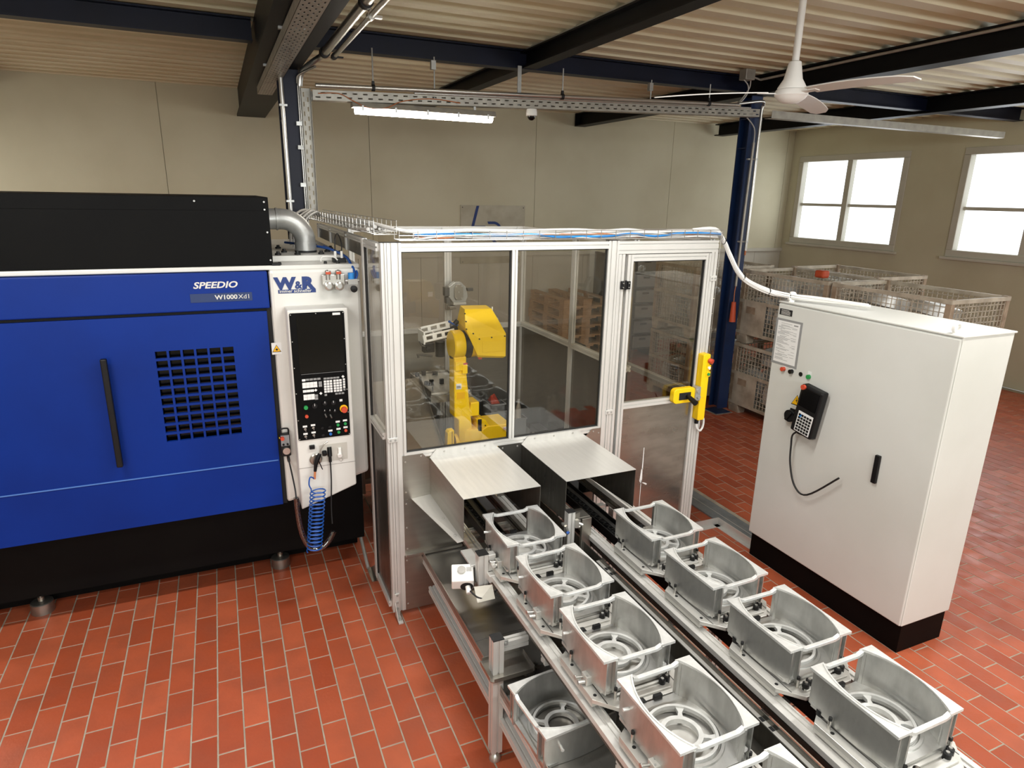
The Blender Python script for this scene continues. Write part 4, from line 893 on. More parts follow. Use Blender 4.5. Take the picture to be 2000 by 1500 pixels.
# near left leg with its little steel shelf
lx_, ly_ = .94, 2.215
for x, y, z1 in ((lx_, ly_, .655), (lx_, .8, .56), (2.17, 2.2, .56), (2.17, .8, .56), (1.60, 3.2, .58), (2.17, 3.2, .58)):
    MB().bar((x, y, .05), (x, y, z1), .05, .05, XA, 1, 1).build('leg', 'alu', cv)
    b = MB(); b.cyl((x, y, .03), (x, y, .06), .008, 10); b.lathe([(0, .034), (.012, .034), (.026, .018), (.028, 0), (0, 0)], (x, y, 0), 18); b.build('levelling_foot', 'pipe', cv, smooth=40)
MB().box(lx_-.026, lx_+.026, ly_-.026, ly_+.026, .655, .659).build('end_cap', 'rubber', cv)
MB().bar((lx_+.025, ly_+.03, .585), (1.10, ly_+.03, .585), .04, .045, YA, 1, 1).build('cross_bar', 'alu', cv)
MB().bar((lx_+.025, ly_, .20), (1.50, ly_, .20), .04, .04, YA, 1, 1).build('cross_bar', 'alu', cv)
b = MB(); b.box(lx_+.03, lx_+.055, ly_+.0, ly_+.012, .60, .625); b.cyl((lx_+.042, ly_+.006, .612), (lx_+.042, ly_-.008, .612), .007, 10); b.build('angle_bracket', 'galv', cv, smooth=40)
b = MB(); b.prism(rrect(.89, 1.105, 2.15, 2.30, .02), 'z', .478, .483); o = b.build('shelf_tray', 'steel', cv)
for q in ((.89, .893, 2.165, 2.285), (1.102, 1.105, 2.165, 2.285)): MB().box(*q, .483, .498).build('tray_lip', 'steel', o)
MB().box(.905, 1.09, 2.297, 2.30, .483, .498).build('tray_lip', 'steel', o); MB().box(.905, 1.09, 2.15, 2.153, .483, .498).build('tray_lip', 'steel', o)
# sensor posts
t = thing('sensor_post', 'short aluminium sensor post between the two conveyor hoods', 'sensor post', (1.60, 2.78, .6))
MB().bar((1.60, 2.78, .60), (1.60, 2.78, .865), .042, .042, XA, 1, 1).build('post', 'alu', t)
MB().box(1.578, 1.622, 2.758, 2.802, .865, .869).build('end_cap', 'rubber', t)
b = MB(); b.prism([(1.622, .84), (1.66, .85), (1.655, .79), (1.622, .80)], 'y', 2.775, 2.78); b.build('bracket', 'steel', t)
b = MB(); b.cyl((1.63, 2.765, .80), (1.665, 2.75, .785), .010, 10); b.cyl((1.63, 2.765, .78), (1.65, 2.75, .775), .008, 10); b.box(1.62, 1.64, 2.745, 2.765, .775, .82); b.build('sensor_fitting', 'pipe', t, smooth=40)
b = MB(); b.box(1.555, 1.578, 2.76, 2.79, .79, .80); b.cyl((1.56, 2.75, .80), (1.575, 2.75, .76), .008, 10); b.build('sensor_fitting', 'pipe', t, smooth=40)
MB().cyl((1.566, 2.745, .755), (1.578, 2.745, .765), .009, 10).build('blue_collar', 'hose_blue', t, smooth=40)
t = thing('angle_bracket_post', 'grey bent steel bracket behind the sensor post', 'bracket', (1.72, 2.85, .55))
b = MB(); b.box(1.68, 1.74, 2.78, 2.80, .50, .80); b.box(1.62, 1.74, 2.80, 2.90, .798, .802); b.build('sheet', 'steel', t, bevel=.002)
t = thing('stopper_unit', 'aluminium stopper with black cap at the conveyor edge', 'stopper', (1.05, 2.66, .60))
b = MB(); b.bar((1.042, 2.66, .60), (1.042, 2.66, .80), .05, .05, XA, 1, 1); b.build('post', 'alu', t)
MB().box(1.015, 1.069, 2.633, 2.687, .80, .804).build('end_cap', 'rubber', t)
b = MB(); b.box(1.07, 1.11, 2.64, 2.68, .70, .79); b.box(1.06, 1.10, 2.60, 2.64, .66, .70); b.cyl((1.085, 2.63, .75), (1.085, 2.60, .75), .012, 12); b.build('cylinder_block', 'alu', t, bevel=.003)
MB().box(1.105, 1.15, 2.60, 2.66, .70, .755).build('valve', 'black', t, bevel=.003)
b = MB(); b.box(1.15, 1.185, 2.58, 2.62, .69, .745); b.cyl((1.165, 2.58, .73), (1.165, 2.565, .73), .008, 10); b.build('stop_finger', 'alu', t, bevel=.003)
MB().box(1.0, 1.06, 2.70, 2.86, .70, .715).build('adjuster', 'alu', t, bevel=.003)
t = thing('push_button_box', 'white push button box with one round button beside the stopper', 'control box', (.965, 2.70, .60))
T = Matrix.Translation((.955, 2.70, .66)) @ Matrix.Rotation(R(-18), 4, 'Z') @ Matrix.Rotation(R(24), 4, 'X')
b = MB(T); b.box(-.055, .055, -.045, .055, -.035, .035); b.build('housing', 'fan', t, bevel=.006)
b = MB(T); b.cyl((-.005, .015, .035), (-.005, .015, .048), .020, 20); b.build('button', 'pipe', t, smooth=40)
b = MB(T); b.box(.02, .045, .01, .035, .035, .036); b.build('button_label', 'cable_grey', t)
b = MB(T); b.cyl((.02, -.045, -.012), (.02, -.0465, -.012), .032, 18); b.build('gland_recess', 'dark', t)
b = MB(T); b.cyl((.025, -.045, -.012), (.03, -.08, -.018), .013, 12); b.build('cable_gland', 'fan', t, smooth=40)
MB().tube(smoothpath([(.965, 2.62, .63), (1.0, 2.59, .60), (1.06, 2.585, .595), (1.12, 2.60, .64)], 6), .004, 8).build('cable', 'rubber', t, smooth=60)
b = MB(); b.box(.985, 1.02, 2.66, 2.70, .60, .64); b.add([(.99, 2.58, .58), (1.075, 2.56, .595), (1.075, 2.60, .65), (.99, 2.63, .64)], [(0, 1, 2, 3)]); b.build('mounting_sheet', 'steel', t)

# ================================================================== CASTINGS AND CARRIERS
def arc_pts(xe, xm, yh, n=14):
    """arc through (xe,-yh) (xm,0) (xe,yh)"""
    s_ = xm-xe; r = (yh*yh+s_*s_)/(2*s_); a = math.asin(yh/r)
    return [(xm-r+r*math.cos(-a+2*a*i/n), r*math.sin(-a+2*a*i/n)) for i in range(n+1)]
HC = .153
def casting(name, label, cat, group):
    t = thing(name, label, cat, (0, 0, 0), 0, group)
    for sg in (-1, 1):
        inn = arc_pts(.098, .146, .160); inn2 = arc_pts(.104, .151, .160); out = arc_pts(.140, .157, .168)
        b = MB()
        b.prism([(sg*x, y) for x, y in inn]+[(sg*x, y) for x, y in reversed(inn2)], 'z', .006, HC-.004)
        o = b.build('curved_wall', 'cast', t, smooth=30, local=True)
        b = MB(); oo = [(x-.005, y) for x, y in out]
        b.prism([(sg*x, y) for x, y in out]+[(sg*x, y) for x, y in reversed(oo)], 'z', 0, HC-.004); b.build('outer_skin', 'cast', t, smooth=30, local=True)
        # milled top flange: straight outside, curved inside
        b = MB(); b.prism([(sg*x, y) for x, y in arc_pts(.092, .149, .172)]+[(sg*.157, .172), (sg*.157, -.172)], 'z', HC-.010, HC); b.build('top_flange', 'cast_top', t, local=True)
        b = MB(); b.prism([(sg*x, y) for x, y in arc_pts(.098, .1455, .165)]+[(sg*x, y) for x, y in reversed(arc_pts(.104, .151, .165))], 'z', HC, HC+.004); b.build('rim_lip', 'cast_top', t, local=True)
        for q in (-1, 1):
            b = MB(); b.box(min(sg*.098, sg*.106), max(sg*.098, sg*.106), q*.166-.008, q*.166+.008, .0, HC-.010); b.box(min(sg*.104, sg*.141), max(sg*.104, sg*.141), q*.150-.003, q*.150+.003, .0, HC-.010)
            b.build('corner_web', 'cast', t, local=True)
    b = MB(); b.cyl((.122, -.165, .05), (.122, -.148, .05), .009, 12); b.build('boss', 'cast_top', t, smooth=40, local=True)
    b = MB(); b.cyl((-.145, .10, .085), (-.172, .105, .085), .007, 10); b.build('stud', 'cast_top', t, smooth=40, local=True)
    for q in (-1, 1):
        b = MB(); y = q*.164
        b.prism([(-.098, HC-.002), (-.075, HC-.012), (.075, HC-.012), (.098, HC-.002), (.098, HC-.018), (.075, HC-.024), (-.075, HC-.024), (-.098, HC-.018)], 'y', y-.008, y+.008); b.build('cross_bar', 'cast_top', t, local=True, bevel=.001)
    # base plate with a round opening
    b = MB(); n = 48; v = []
    for zz in (0, .012):
        for k in range(n):
            a = 2*math.pi*k/n; ca, sa = math.cos(a), math.sin(a); s_ = min(.150/max(abs(ca), 1e-6), .166/max(abs(sa), 1e-6)); v += [(.112*ca, .112*sa, zz), (s_*ca, s_*sa, zz)]
    fs = []
    for k in range(n):
        j = (k+1) % n; A, B = 2*k, 2*j
        fs += [(A, B, B+1, A+1), (2*n+A, 2*n+A+1, 2*n+B+1, 2*n+B), (A, 2*n+A, 2*n+B, B), (A+1, B+1, 2*n+B+1, 2*n+A+1)]
    b.add(v, fs); b.build('base_plate', 'cast', t, local=True)
    b = MB(); b.lathe([(.112, .0), (.122, .0), (.122, .026), (.112, .026)], (0, 0, 0), 48, close=True); b.build('outer_ring', 'cast_top', t, smooth=35, local=True)
    b = MB(); b.lathe([(.126, .012), (.142, .012), (.140, .018), (.130, .018)], (0, 0, 0), 48, close=True); b.build('step_ring', 'cast', t, smooth=35, local=True)
    b = MB(); b.lathe([(.056, .004), (.072, .004), (.072, .022), (.056, .022)], (0, 0, 0), 40, close=True); b.build('hub_ring', 'cast_top', t, smooth=35, local=True)
    for a in (55, 145, 235, 325):
        T = Matrix.Rotation(R(a), 4, 'Z'); b = MB(T); b.prism([(.068, -.010), (.090, -.006), (.114, -.016), (.114, .016), (.090, .006), (.068, .010)], 'z', .006, .020); b.build('spoke', 'cast_top', t, local=True)
    return t
def carrier(name, label, cat, group, lock):
    t = thing(name, label, cat, (0, 0, 0), 0, group)
    b = MB(); b.prism([(-.19, -.15), (-.115, -.23), (.115, -.23), (.19, -.15), (.19, .10), (.105, .155), (-.105, .155), (-.19, .10)], 'z', -.030, -.012); b.build('plate', 'plate', t, local=True, bevel=.0015)
    for sx in (-.19, .155): MB().box(sx, sx+.035, -.15, .10, -.046, -.030).build('slide_shoe', 'plate', t, local=True)
    for sx in (-1, 1): MB().box(sx*.150-.002, sx*.150+.002, -.19, .12, -.0125, -.0115).build('plate_seam', 'slot', t, local=True)
    for y0 in (-.212, -.175): MB().box(-.10, .115, y0, y0+.028, -.012, -.004).build('support_bar', 'plate', t, local=True, bevel=.001)
    for y0 in (.125,): MB().box(-.10, .105, y0, y0+.024, -.012, -.004).build('support_bar', 'plate', t, local=True, bevel=.001)
    for x, y in ((-.075, -.196), (.105, -.185)):
        b = MB(); b.cyl((x-.013, y, -.012), (x-.013, y, .014), .013, 14); b.cyl((x+.013, y+.008, -.012), (x+.013, y+.008, .014), .013, 14); o = b.build('clamp', 'black', t, smooth=40, local=True)
        b = MB(); b.cyl((x-.013, y, .014), (x-.013, y, .019), .006, 10); b.cyl((x+.013, y+.008, .014), (x+.013, y+.008, .019), .006, 10); b.build('clamp_bolt', 'pipe', o, smooth=40, local=True)
    for x, y in ((-.135, .118), (.13, .125)):
        b = MB(); b.cyl((x, y, -.012), (x, y, .010), .019, 16); o = b.build('clamp', 'black', t, smooth=40, local=True)
        b = MB(); b.cyl((x, y, .010), (x, y, .017), .007, 10); b.build('clamp_bolt', 'pipe', o, smooth=40, local=True)
    MB().box(.0, .034, .165, .178, -.012, .030).build('stop_pad', 'black', t, local=True)
    b = MB(); b.cyl((-.045, .172, .002), (-.045, .190, .002), .020, 18); o = b.build('stop_wheel', 'rubber', t, smooth=40, local=True); MB().box(-.07, -.02, .162, .176, -.03, -.002).build('stop_wheel_base', 'black', o, local=True)
    for x, y in ((-.165, .06), (-.11, -.178), (.165, .05), (.14, -.16)):
        MB().cyl((x, y, -.012), (x, y, .032), .006, 10).build('locating_pin', 'pipe', t, smooth=40, local=True)
        MB().cyl((x, y, .024), (x, y, .036), .0065, 10).build('pin_tip', 'rubber', t, smooth=40, local=True)
    for x, y in ((-.17, -.135), (-.17, .04)): MB().cyl((x, y, -.0125), (x, y, -.0112), .007, 12).build('hole', 'dark', t, local=True)
    if lock:
        b = MB(); b.box(-.178, -.150, -.085, -.045, -.012, .026); o = b.build('lock_block', 'plate', t, local=True, bevel=.002)
        b = MB(); b.cyl((-.178, -.055, .010), (-.205, -.050, .012), .005, 10); b.cyl((-.178, -.072, .002), (-.205, -.068, .002), .008, 10); b.cyl((-.205, -.050, .012), (-.209, -.05, .012), .009, 12); b.build('spring_bolt', 'pipe', o, smooth=40, local=True)
        b = MB(); b.cyl((-.171, -.075, .026), (-.171, -.075, .028), .004, 8); b.cyl((-.158, -.055, .026), (-.158, -.055, .028), .004, 8); b.build('screw', 'galv', o, local=True)
    return t
lane = 'castings standing on the conveyor carriers'
ordl = ['closest to the conveyor hood with the guide wing', 'second from the winged hood', 'third from the winged hood', 'fourth from the winged hood', 'fifth from the winged hood at the photo edge']
ordr = ['nearest the enclosure door', 'second from the enclosure door', 'third from the enclosure door', 'fourth from the enclosure door at the photo edge']
proto = casting('fan_housing_casting', '', 'casting', lane)
pc = carrier('workpiece_carrier', '', 'carrier', 'workpiece carriers on the conveyor', True)
pr_ = carrier('workpiece_carrier', '', 'carrier', 'workpiece carriers on the conveyor', False)
ZB = .747
def place(o, x, y, rz, label, z=ZB): o.location = (x, y, z); o.rotation_euler = (0, 0, rz); o['label'] = label
first = [True, True, True]
def take(p, k):
    if first[k]: first[k] = False; return p
    return copy_tree(p)
LY = [2.685, 2.25, 1.82, 1.39, .96]; RY = [2.48, 2.04, 1.605, 1.175]
cs = [copy_tree(proto) for _ in range(len(LY)+len(RY))]; kl = [copy_tree(pc) for _ in range(len(LY)-1)]+[pc]; kr = [copy_tree(pr_) for _ in range(len(RY)-1)]+[pr_]
for k, y in enumerate(LY):
    place(cs[k], LX-.005, y, R((-1, 1.2, 0, .8, 0)[k]), 'square cast aluminium housing, '+ordl[k]); place(kl[k], LX, y-.005, 0, 'carrier plate under the casting '+ordl[k])
for k, y in enumerate(RY):
    place(cs[5+k], RX, y, R((180, 181, 179.5, 180)[k]), 'square cast aluminium housing, '+ordr[k]); place(kr[k], RX, y-.005, 0, 'carrier plate under the casting '+ordr[k])
place(proto, 1.10, 1.895, R(94), 'loose cast aluminium housing lying on the lower drip tray', .402); del proto['group']
proto.rotation_euler = (0, 0, R(94))

# ================================================================== ROBOT
def hull(pts):
    bm = bmesh.new(); [bm.verts.new(p) for p in pts]; r = bmesh.ops.convex_hull(bm, input=bm.verts)
    bmesh.ops.delete(bm, geom=[v for v in bm.verts if not v.link_faces], context='VERTS')
    bm.verts.index_update(); b = MB(); b.v = [tuple(v.co) for v in bm.verts]; b.f = [tuple(v.index for v in f.verts) for f in bm.faces]; bm.free(); return b
rb = thing('industrial_robot', 'yellow six axis industrial robot inside the glazed enclosure', 'robot', (1.62, 4.32, 0))
MB().box(1.40, 1.90, 4.10, 4.55, 0, .60).build('pedestal', 'boxgrey', rb, bevel=.006)
MB().box(1.38, 1.92, 4.08, 4.57, .60, .625).build('pedestal_plate', 'steel_dark', rb, bevel=.003)
hull([(x, y, z) for x, y, z in [(1.60, 4.17, .625), (1.865, 4.17, .625), (1.60, 4.45, .625), (1.865, 4.45, .625), (1.865, 4.19, .865), (1.865, 4.43, .865), (1.68, 4.19, .865), (1.60, 4.19, .82), (1.60, 4.43, .82), (1.68, 4.43, .865)]]).build('base', 'yellow', rb, bevel=.006)
MB().box(1.80, 1.85, 4.168, 4.17, .83, .85).build('base_label', 'paper', rb)
MB().box(1.795, 1.815, 4.166, 4.168, .836, .842).build('label_print', 'red', rb)
MB().lathe([(0, 0), (.13, 0), (.13, .09), (.12, .11), (0, .11)], (1.60, 4.31, .74), 32).build('turntable', 'yellow', rb, smooth=35)
hull([(x, y, z) for y in (4.20, 4.40) for x, z in ((1.60, .74), (1.60, .92), (1.63, .93), (1.665, .915), (1.70, .86), (1.70, .74))]).build('shoulder', 'yellow', rb, bevel=.006)
MB().box(1.605, 1.632, 4.185, 4.20, .75, .925).build('cable_guard', 'rubber', rb, bevel=.003)
for z in (.87, .845, .82): MB().cyl((1.665, 4.20, z), (1.665, 4.194, z), .005, 8).build('bolt', 'rubber', rb)
# lower arm
arm = [(1.432, 1.40), (1.432, .955), (1.465, .93), (1.468, .68), (1.50, .64), (1.56, .64), (1.578, .68), (1.566, .88), (1.548, 1.05), (1.524, 1.28), (1.524, 1.40)]
MB().prism(arm, 'y', 4.215, 4.33).build('lower_arm', 'yellow', rb, bevel=.008)
MB().cyl((1.445, 4.27, .75), (1.60, 4.27, .75), .055, 28).build('shoulder_joint', 'yellow', rb, smooth=40)
MB().prism([(1.545, .945), (1.625, .945), (1.625, 1.05), (1.56, 1.05)], 'y', 4.22, 4.36).build('arm_motor', 'yellow', rb, bevel=.006)
MB().prism([(1.437, 1.37), (1.437, 1.30), (1.515, 1.30), (1.515, 1.37)], 'y', 4.205, 4.22).build('arm_neck', 'yellow', rb, bevel=.004)
MB().box(1.488, 1.528, 4.20, 4.216, 1.275, 1.345).build('arm_cover', 'yellow', rb, bevel=.006)
MB().box(1.495, 1.525, 4.198, 4.2, 1.345, 1.358).build('cover_label', 'red', rb)
MB().box(1.444, 1.484, 4.211, 4.215, 1.165, 1.205).build('arm_label', 'paper', rb)
for z in (1.185, 1.175): MB().box(1.448, 1.478, 4.209, 4.211, z, z+.004).build('label_print', 'ink', rb)
MB().box(1.45, 1.51, 4.2125, 4.215, 1.09, 1.14).build('arm_label', 'sign_yellow', rb)
# elbow
MB().lathe([(0, 0), (.098, 0), (.105, .008), (.105, .07), (.095, .085), (0, .085)], (1.432, 4.29, 1.472), 40, 'x').build('elbow_housing', 'yellow', rb, smooth=35)
MB().cyl((1.517, 4.29, 1.472), (1.566, 4.29, 1.472), .099, 40).build('elbow_ring', 'black', rb, smooth=40)
for k in range(9):
    a = R(60+k*20); MB().cyl((1.512, 4.29-.088*math.sin(a), 1.472-.088*math.cos(a)), (1.522, 4.29-.088*math.sin(a), 1.472-.088*math.cos(a)), .006, 8).build('bolt', 'rubber', rb)
MB().cyl((1.566, 4.29, 1.472), (1.635, 4.29, 1.472), .095, 36).build('elbow_flange', 'yellow', rb, smooth=40)
MB().lathe([(0, 0), (.03, 0), (.03, .02), (0, .03)], (1.585, 4.19, 1.50), 16, 'y').build('flange_boss', 'yellow', rb, smooth=40)
MB().box(1.61, 1.635, 4.20, 4.22, 1.375, 1.40).build('flange_label', 'red', rb)
# head casing: box with a sloping upper facet
hp = [(1.61, 4.17, 1.405), (1.83, 4.17, 1.38), (1.83, 4.17, 1.54), (1.612, 4.17, 1.53), (1.535, 4.21, 1.595), (1.545, 4.25, 1.688), (1.556, 4.28, 1.718), (1.758, 4.28, 1.712), (1.79, 4.25, 1.65),
      (1.61, 4.47, 1.40), (1.83, 4.47, 1.38), (1.83, 4.47, 1.545), (1.54, 4.47, 1.60), (1.556, 4.44, 1.718), (1.758, 4.44, 1.712), (1.62, 4.19, 1.385), (1.82, 4.19, 1.365), (1.62, 4.45, 1.385), (1.82, 4.45, 1.365)]
hp = [(x-.022 if y < 4.3 else x, y, z+.008) for x, y, z in hp]
hd_ = hull(hp).build('upper_arm_casing', 'yellow', rb, bevel=.006)
for x, y, z in ((1.622, 4.168, 1.522), (1.715, 4.168, 1.527), (1.815, 4.168, 1.53), (1.582, 4.182, 1.56), (1.54, 4.205, 1.59), (1.544, 4.225, 1.64), (1.547, 4.255, 1.69)): MB().cyl((x-.02, y+.006, z+.008), (x-.02, y-.004, z+.008), .005, 8).build('casing_bolt', 'rubber', hd_)
hull([(1.56, 4.262, 1.69), (1.552, 4.212, 1.60), (1.61, 4.176, 1.553), (1.56, 4.258, 1.688), (1.556, 4.22, 1.61), (1.60, 4.19, 1.56)]).build('casing_gusset', mat('yellow_gusset', 'c79a00', .45), hd_)
MB().box(1.625, 1.79, 4.166, 4.17, 1.43, 1.512).build('casing_panel', 'yellow', hd_, bevel=.002)
# forearm reaching back, carrying the white gripper
hull([(1.60, 4.44, 1.42), (1.78, 4.44, 1.42), (1.60, 4.44, 1.56), (1.78, 4.44, 1.56), (1.55, 4.66, 1.46), (1.66, 4.66, 1.46), (1.55, 4.66, 1.57), (1.66, 4.66, 1.57)]).build('forearm', 'yellow', rb, bevel=.006)
MB().cyl((1.58, 4.60, 1.52), (1.49, 4.56, 1.50), .05, 24).build('wrist', 'black', rb, smooth=40)
b = MB(); b.box(1.80, 1.83, 4.46, 4.49, 1.55, 1.66); b.cyl((1.83, 4.46, 1.60), (1.85, 4.44, 1.60), .02, 12); b.cyl((1.815, 4.46, 1.66), (1.815, 4.46, 1.70), .006, 8); b.build('valve_pack', 'fan', rb, smooth=40)
b = MB(); b.cyl((1.505, 4.42, 1.595), (1.53, 4.42, 1.62), .018, 10); b.build('cable_connector', 'black', rb, smooth=40)
MB().tube(smoothpath([(1.46, 4.42, 1.62), (1.49, 4.42, 1.60), (1.53, 4.42, 1.585)], 5), .008, 8).build('air_hose', 'hose_blue', rb, smooth=60)
gp = thing('gripper', 'white slotted gripper held by the yellow robot', 'gripper', (1.40, 4.5, 1.40))
def gplate(y, z, L_=.24):
    U = Vector((-1, 0, -.16)).normalized(); V = Vector((.16, 0, -1)).normalized()
    return MB().plate_holes((1.50, y, z), U, V, L_, .055, [(.03, .075, .014, .04), (.10, .145, .014, .04), (.17, .215, .014, .04)], .008)
gplate(4.42, 1.565).build('side_plate', 'fan', gp, bevel=.002); gplate(4.54, 1.60, .22).build('side_plate', 'fan', gp, bevel=.002)
b = MB(); b.box(1.27, 1.282, 4.41, 4.56, 1.46, 1.55); b.box(1.36, 1.372, 4.42, 4.55, 1.49, 1.53); b.build('end_plate', 'fan', gp, bevel=.002)
b = MB(); b.box(1.27, 1.35, 4.41, 4.47, 1.40, 1.465); b.cyl((1.30, 4.41, 1.43), (1.30, 4.39, 1.43), .02, 12); b.build('gripper_head', 'black', gp, bevel=.003)
b = MB(); b.tube([(1.235, 4.40, 1.49), (1.25, 4.40, 1.46), (1.275, 4.40, 1.45)], .006, 8); b.tube([(1.215, 4.40, 1.395), (1.25, 4.40, 1.39), (1.33, 4.40, 1.375)], .008, 8); b.cyl((1.225, 4.40, 1.395), (1.225, 4.40, 1.37), .008, 8); b.build('gripper_finger', 'slot', gp, smooth=40)
MB().cyl((1.40, 4.44, 1.36), (1.40, 4.44, 1.47), .035, 18).build('cable_bushing', 'black', gp, smooth=40)
# spare gripper on the rear post
t = thing('spare_gripper', 'spare grey gripper head hanging on the rear post above the robot', 'gripper', (1.73, 5.05, 1.6))
MB().box(1.66, 1.72, 5.08, 5.12, 1.58, 1.68).build('post_bracket', 'steel', t, bevel=.003)
MB().box(1.665, 1.72, 5.0, 5.08, 1.60, 1.625).build('shelf', 'steel', t, bevel=.003)
b = MB(); b.prism([(1.69, 1.655), (1.80, 1.655), (1.82, 1.70), (1.80, 1.78), (1.76, 1.82), (1.71, 1.82), (1.655, 1.78), (1.655, 1.70)], 'y', 5.0, 5.06); b.build('body', 'galv', t, bevel=.004)
b = MB(); b.prism([(1.715, 1.675), (1.755, 1.675), (1.775, 1.70), (1.775, 1.775), (1.755, 1.80), (1.715, 1.80), (1.70, 1.775), (1.70, 1.70)], 'y', 4.985, 5.0); b.build('face_plate', 'steel', t, bevel=.002)
for x, z in ((1.735, 1.74), (1.715, 1.785), (1.76, 1.785), (1.715, 1.69), (1.76, 1.69)): MB().cyl((x, 4.985, z), (x, 4.98, z), .006, 8).build('bolt', 'pipe', t)
b = MB(); b.box(1.62, 1.66, 4.99, 5.05, 1.71, 1.78); b.box(1.63, 1.66, 4.98, 5.04, 1.65, 1.70); b.box(1.82, 1.87, 5.01, 5.05, 1.74, 1.765); b.build('jaw', 'slot', t, bevel=.003)
MB().box(1.69, 1.80, 4.985, 5.07, 1.635, 1.656).build('lower_bar', 'plate', t, bevel=.002)
# yellow stand beside the arm
t = thing('robot_stand', 'slim yellow stand beside the robot foot', 'stand', (1.375, 4.2, 0))
MB().prism([(1.34, .58), (1.40, .58), (1.405, .885), (1.368, .885), (1.355, .87)], 'y', 4.14, 4.20).build('upright', 'yellow', t, bevel=.004)
MB().box(1.385, 1.39, 4.136, 4.14, .60, .88).build('groove', mat('yellow_groove', 'a87f00', .5), t)
MB().box(1.33, 1.398, 4.10, 4.25, .0, .58).build('plinth', 'boxgrey', t, bevel=.004)
t = thing('teach_post', 'grey clamp post with a name plate in front of the robot base', 'clamp', (1.62, 4.1, .6))
MB().box(1.595, 1.63, 4.05, 4.08, .60, .75).build('post', 'galv', t, bevel=.003); MB().box(1.575, 1.60, 4.045, 4.085, .70, .73).build('jaw', 'black', t, bevel=.003)
MB().cyl((1.63, 4.065, .725), (1.75, 4.065, .725), .014, 14).build('cylinder', 'pipe', t, smooth=40); MB().box(1.665, 1.735, 4.048, 4.051, .708, .738).build('name_plate', 'paper', t)
# fixture table
t = thing('fixture_table', 'fixture table with a milled plate behind the robot arm', 'fixture', (1.45, 4.65, 0))
MB().box(1.31, 1.61, 4.38, 4.92, 1.085, 1.10).build('plate', 'plate', t, bevel=.002)
for q in ((1.303, 1.308, 4.37, 4.93), (1.612, 1.617, 4.37, 4.93)): MB().box(*q, 1.03, 1.115).build('tray_wall', 'steel_dark', t)
for q in ((1.303, 1.617, 4.365, 4.37), (1.303, 1.617, 4.93, 4.935)): MB().box(*q, 1.03, 1.115 if q[2] > 4.5 else 1.085).build('tray_wall', 'steel', t)
for x, y in ((1.34, 4.95), (1.57, 4.95)): MB().bar((x, y, 0), (x, y, 1.03), .04, .04, XA, 1, 1).build('leg', 'alu', t)
for x, y in ((1.34, 4.60), (1.57, 4.60)): MB().bar((x, y, 0), (x, y, 1.03), .04, .04, XA, 1, 1).build('leg', 'alu', t)
for x, y in ((1.34, 4.86), (1.33, 4.72), (1.47, 4.86), (1.34, 4.44), (1.50, 4.84), (1.56, 4.70)): MB().cyl((x, y, 1.10), (x, y, 1.135), .005, 8).build('pin', 'slot', t, smooth=40)
for x, y in ((1.38, 4.60), (1.46, 4.60), (1.40, 4.88), (1.55, 4.62)): MB().box(x-.016, x+.016, y-.01, y+.01, 1.10, 1.14).build('clamp', 'black', t, bevel=.002)
for x, y in ((1.345, 4.62), (1.36, 4.60), (1.49, 4.88), (1.345, 4.88)): MB().cyl((x, y, 1.10), (x, y, 1.125), .016, 12).build('rest_pad', 'rubber', t, smooth=40)
t = thing('parts_chute', 'slanting sheet steel chute inside the enclosure window', 'chute', (1.1, 4.1, .5))
MB().add([(.92, 4.65, 1.15), (1.30, 4.65, 1.15), (1.30, 3.95, .70), (.92, 3.95, .70), (.92, 4.65, 1.147), (1.30, 4.65, 1.147), (1.30, 3.95, .697), (.92, 3.95, .697)], [(0, 1, 2, 3), (7, 6, 5, 4), (0, 4, 5, 1), (1, 5, 6, 2), (2, 6, 7, 3), (3, 7, 4, 0)]).build('slide', 'steel', t)
MB().prism([(4.65, 1.15), (4.65, 1.19), (3.95, .74), (3.95, .70)], 'x', 1.297, 1.30).build('edge_lip', 'steel', t); MB().prism([(4.65, 1.15), (4.65, 1.19), (3.95, .74), (3.95, .70)], 'x', .92, .923).build('edge_lip', 'steel', t)
for x in (.95, 1.27): MB().bar((x, 4.60, 0), (x, 4.60, 1.10), .03, .03, XA, 1, 1).build('leg', 'alu', t)
# low cabinet with bins
t = thing('low_cabinet', 'low grey steel cabinet beside the dark enclosure panel', 'cabinet', (2.2, 4.45, 0))
MB().box(2.08, 2.34, 3.95, 5.0, .02, .52).build('body', 'boxgrey', t, bevel=.004); MB().box(2.07, 2.345, 3.94, 5.01, .52, .53).build('top', 'boxgrey', t)
MB().box(2.09, 2.10, 3.945, 3.95, .1, .45).build('handle', 'black', t)
MB().box(2.12, 2.20, 3.936, 3.94, .45, .50).build('label_plate', 'paper', t)
def bin_(x, y, z, label):
    t = thing('plastic_bin', label, 'bin', (x, y, z))
    b = MB(); w, d, h = .065, .09, .15
    b.box(x-w, x+w, y-d, y-d+.004, z, z+h); b.box(x-w, x+w, y+d-.004, y+d, z, z+h); b.box(x-w, x-w+.004, y-d, y+d, z, z+h); b.box(x+w-.004, x+w, y-d, y+d, z, z+h); b.box(x-w, x+w, y-d, y+d, z, z+.004)
    b.build('walls', 'boxgrey', t); b = MB()
    for q in ((x-w-.005, x+w+.005, y-d-.005, y-d+.004), (x-w-.005, x+w+.005, y+d-.004, y+d+.005), (x-w-.005, x-w+.004, y-d, y+d), (x+w-.004, x+w+.005, y-d, y+d)): b.box(*q, z+h-.012, z+h)
    b.build('rim', 'boxgrey', t)
bin_(2.195, 4.84, .53, 'small grey plastic bin holding two clear bottles')
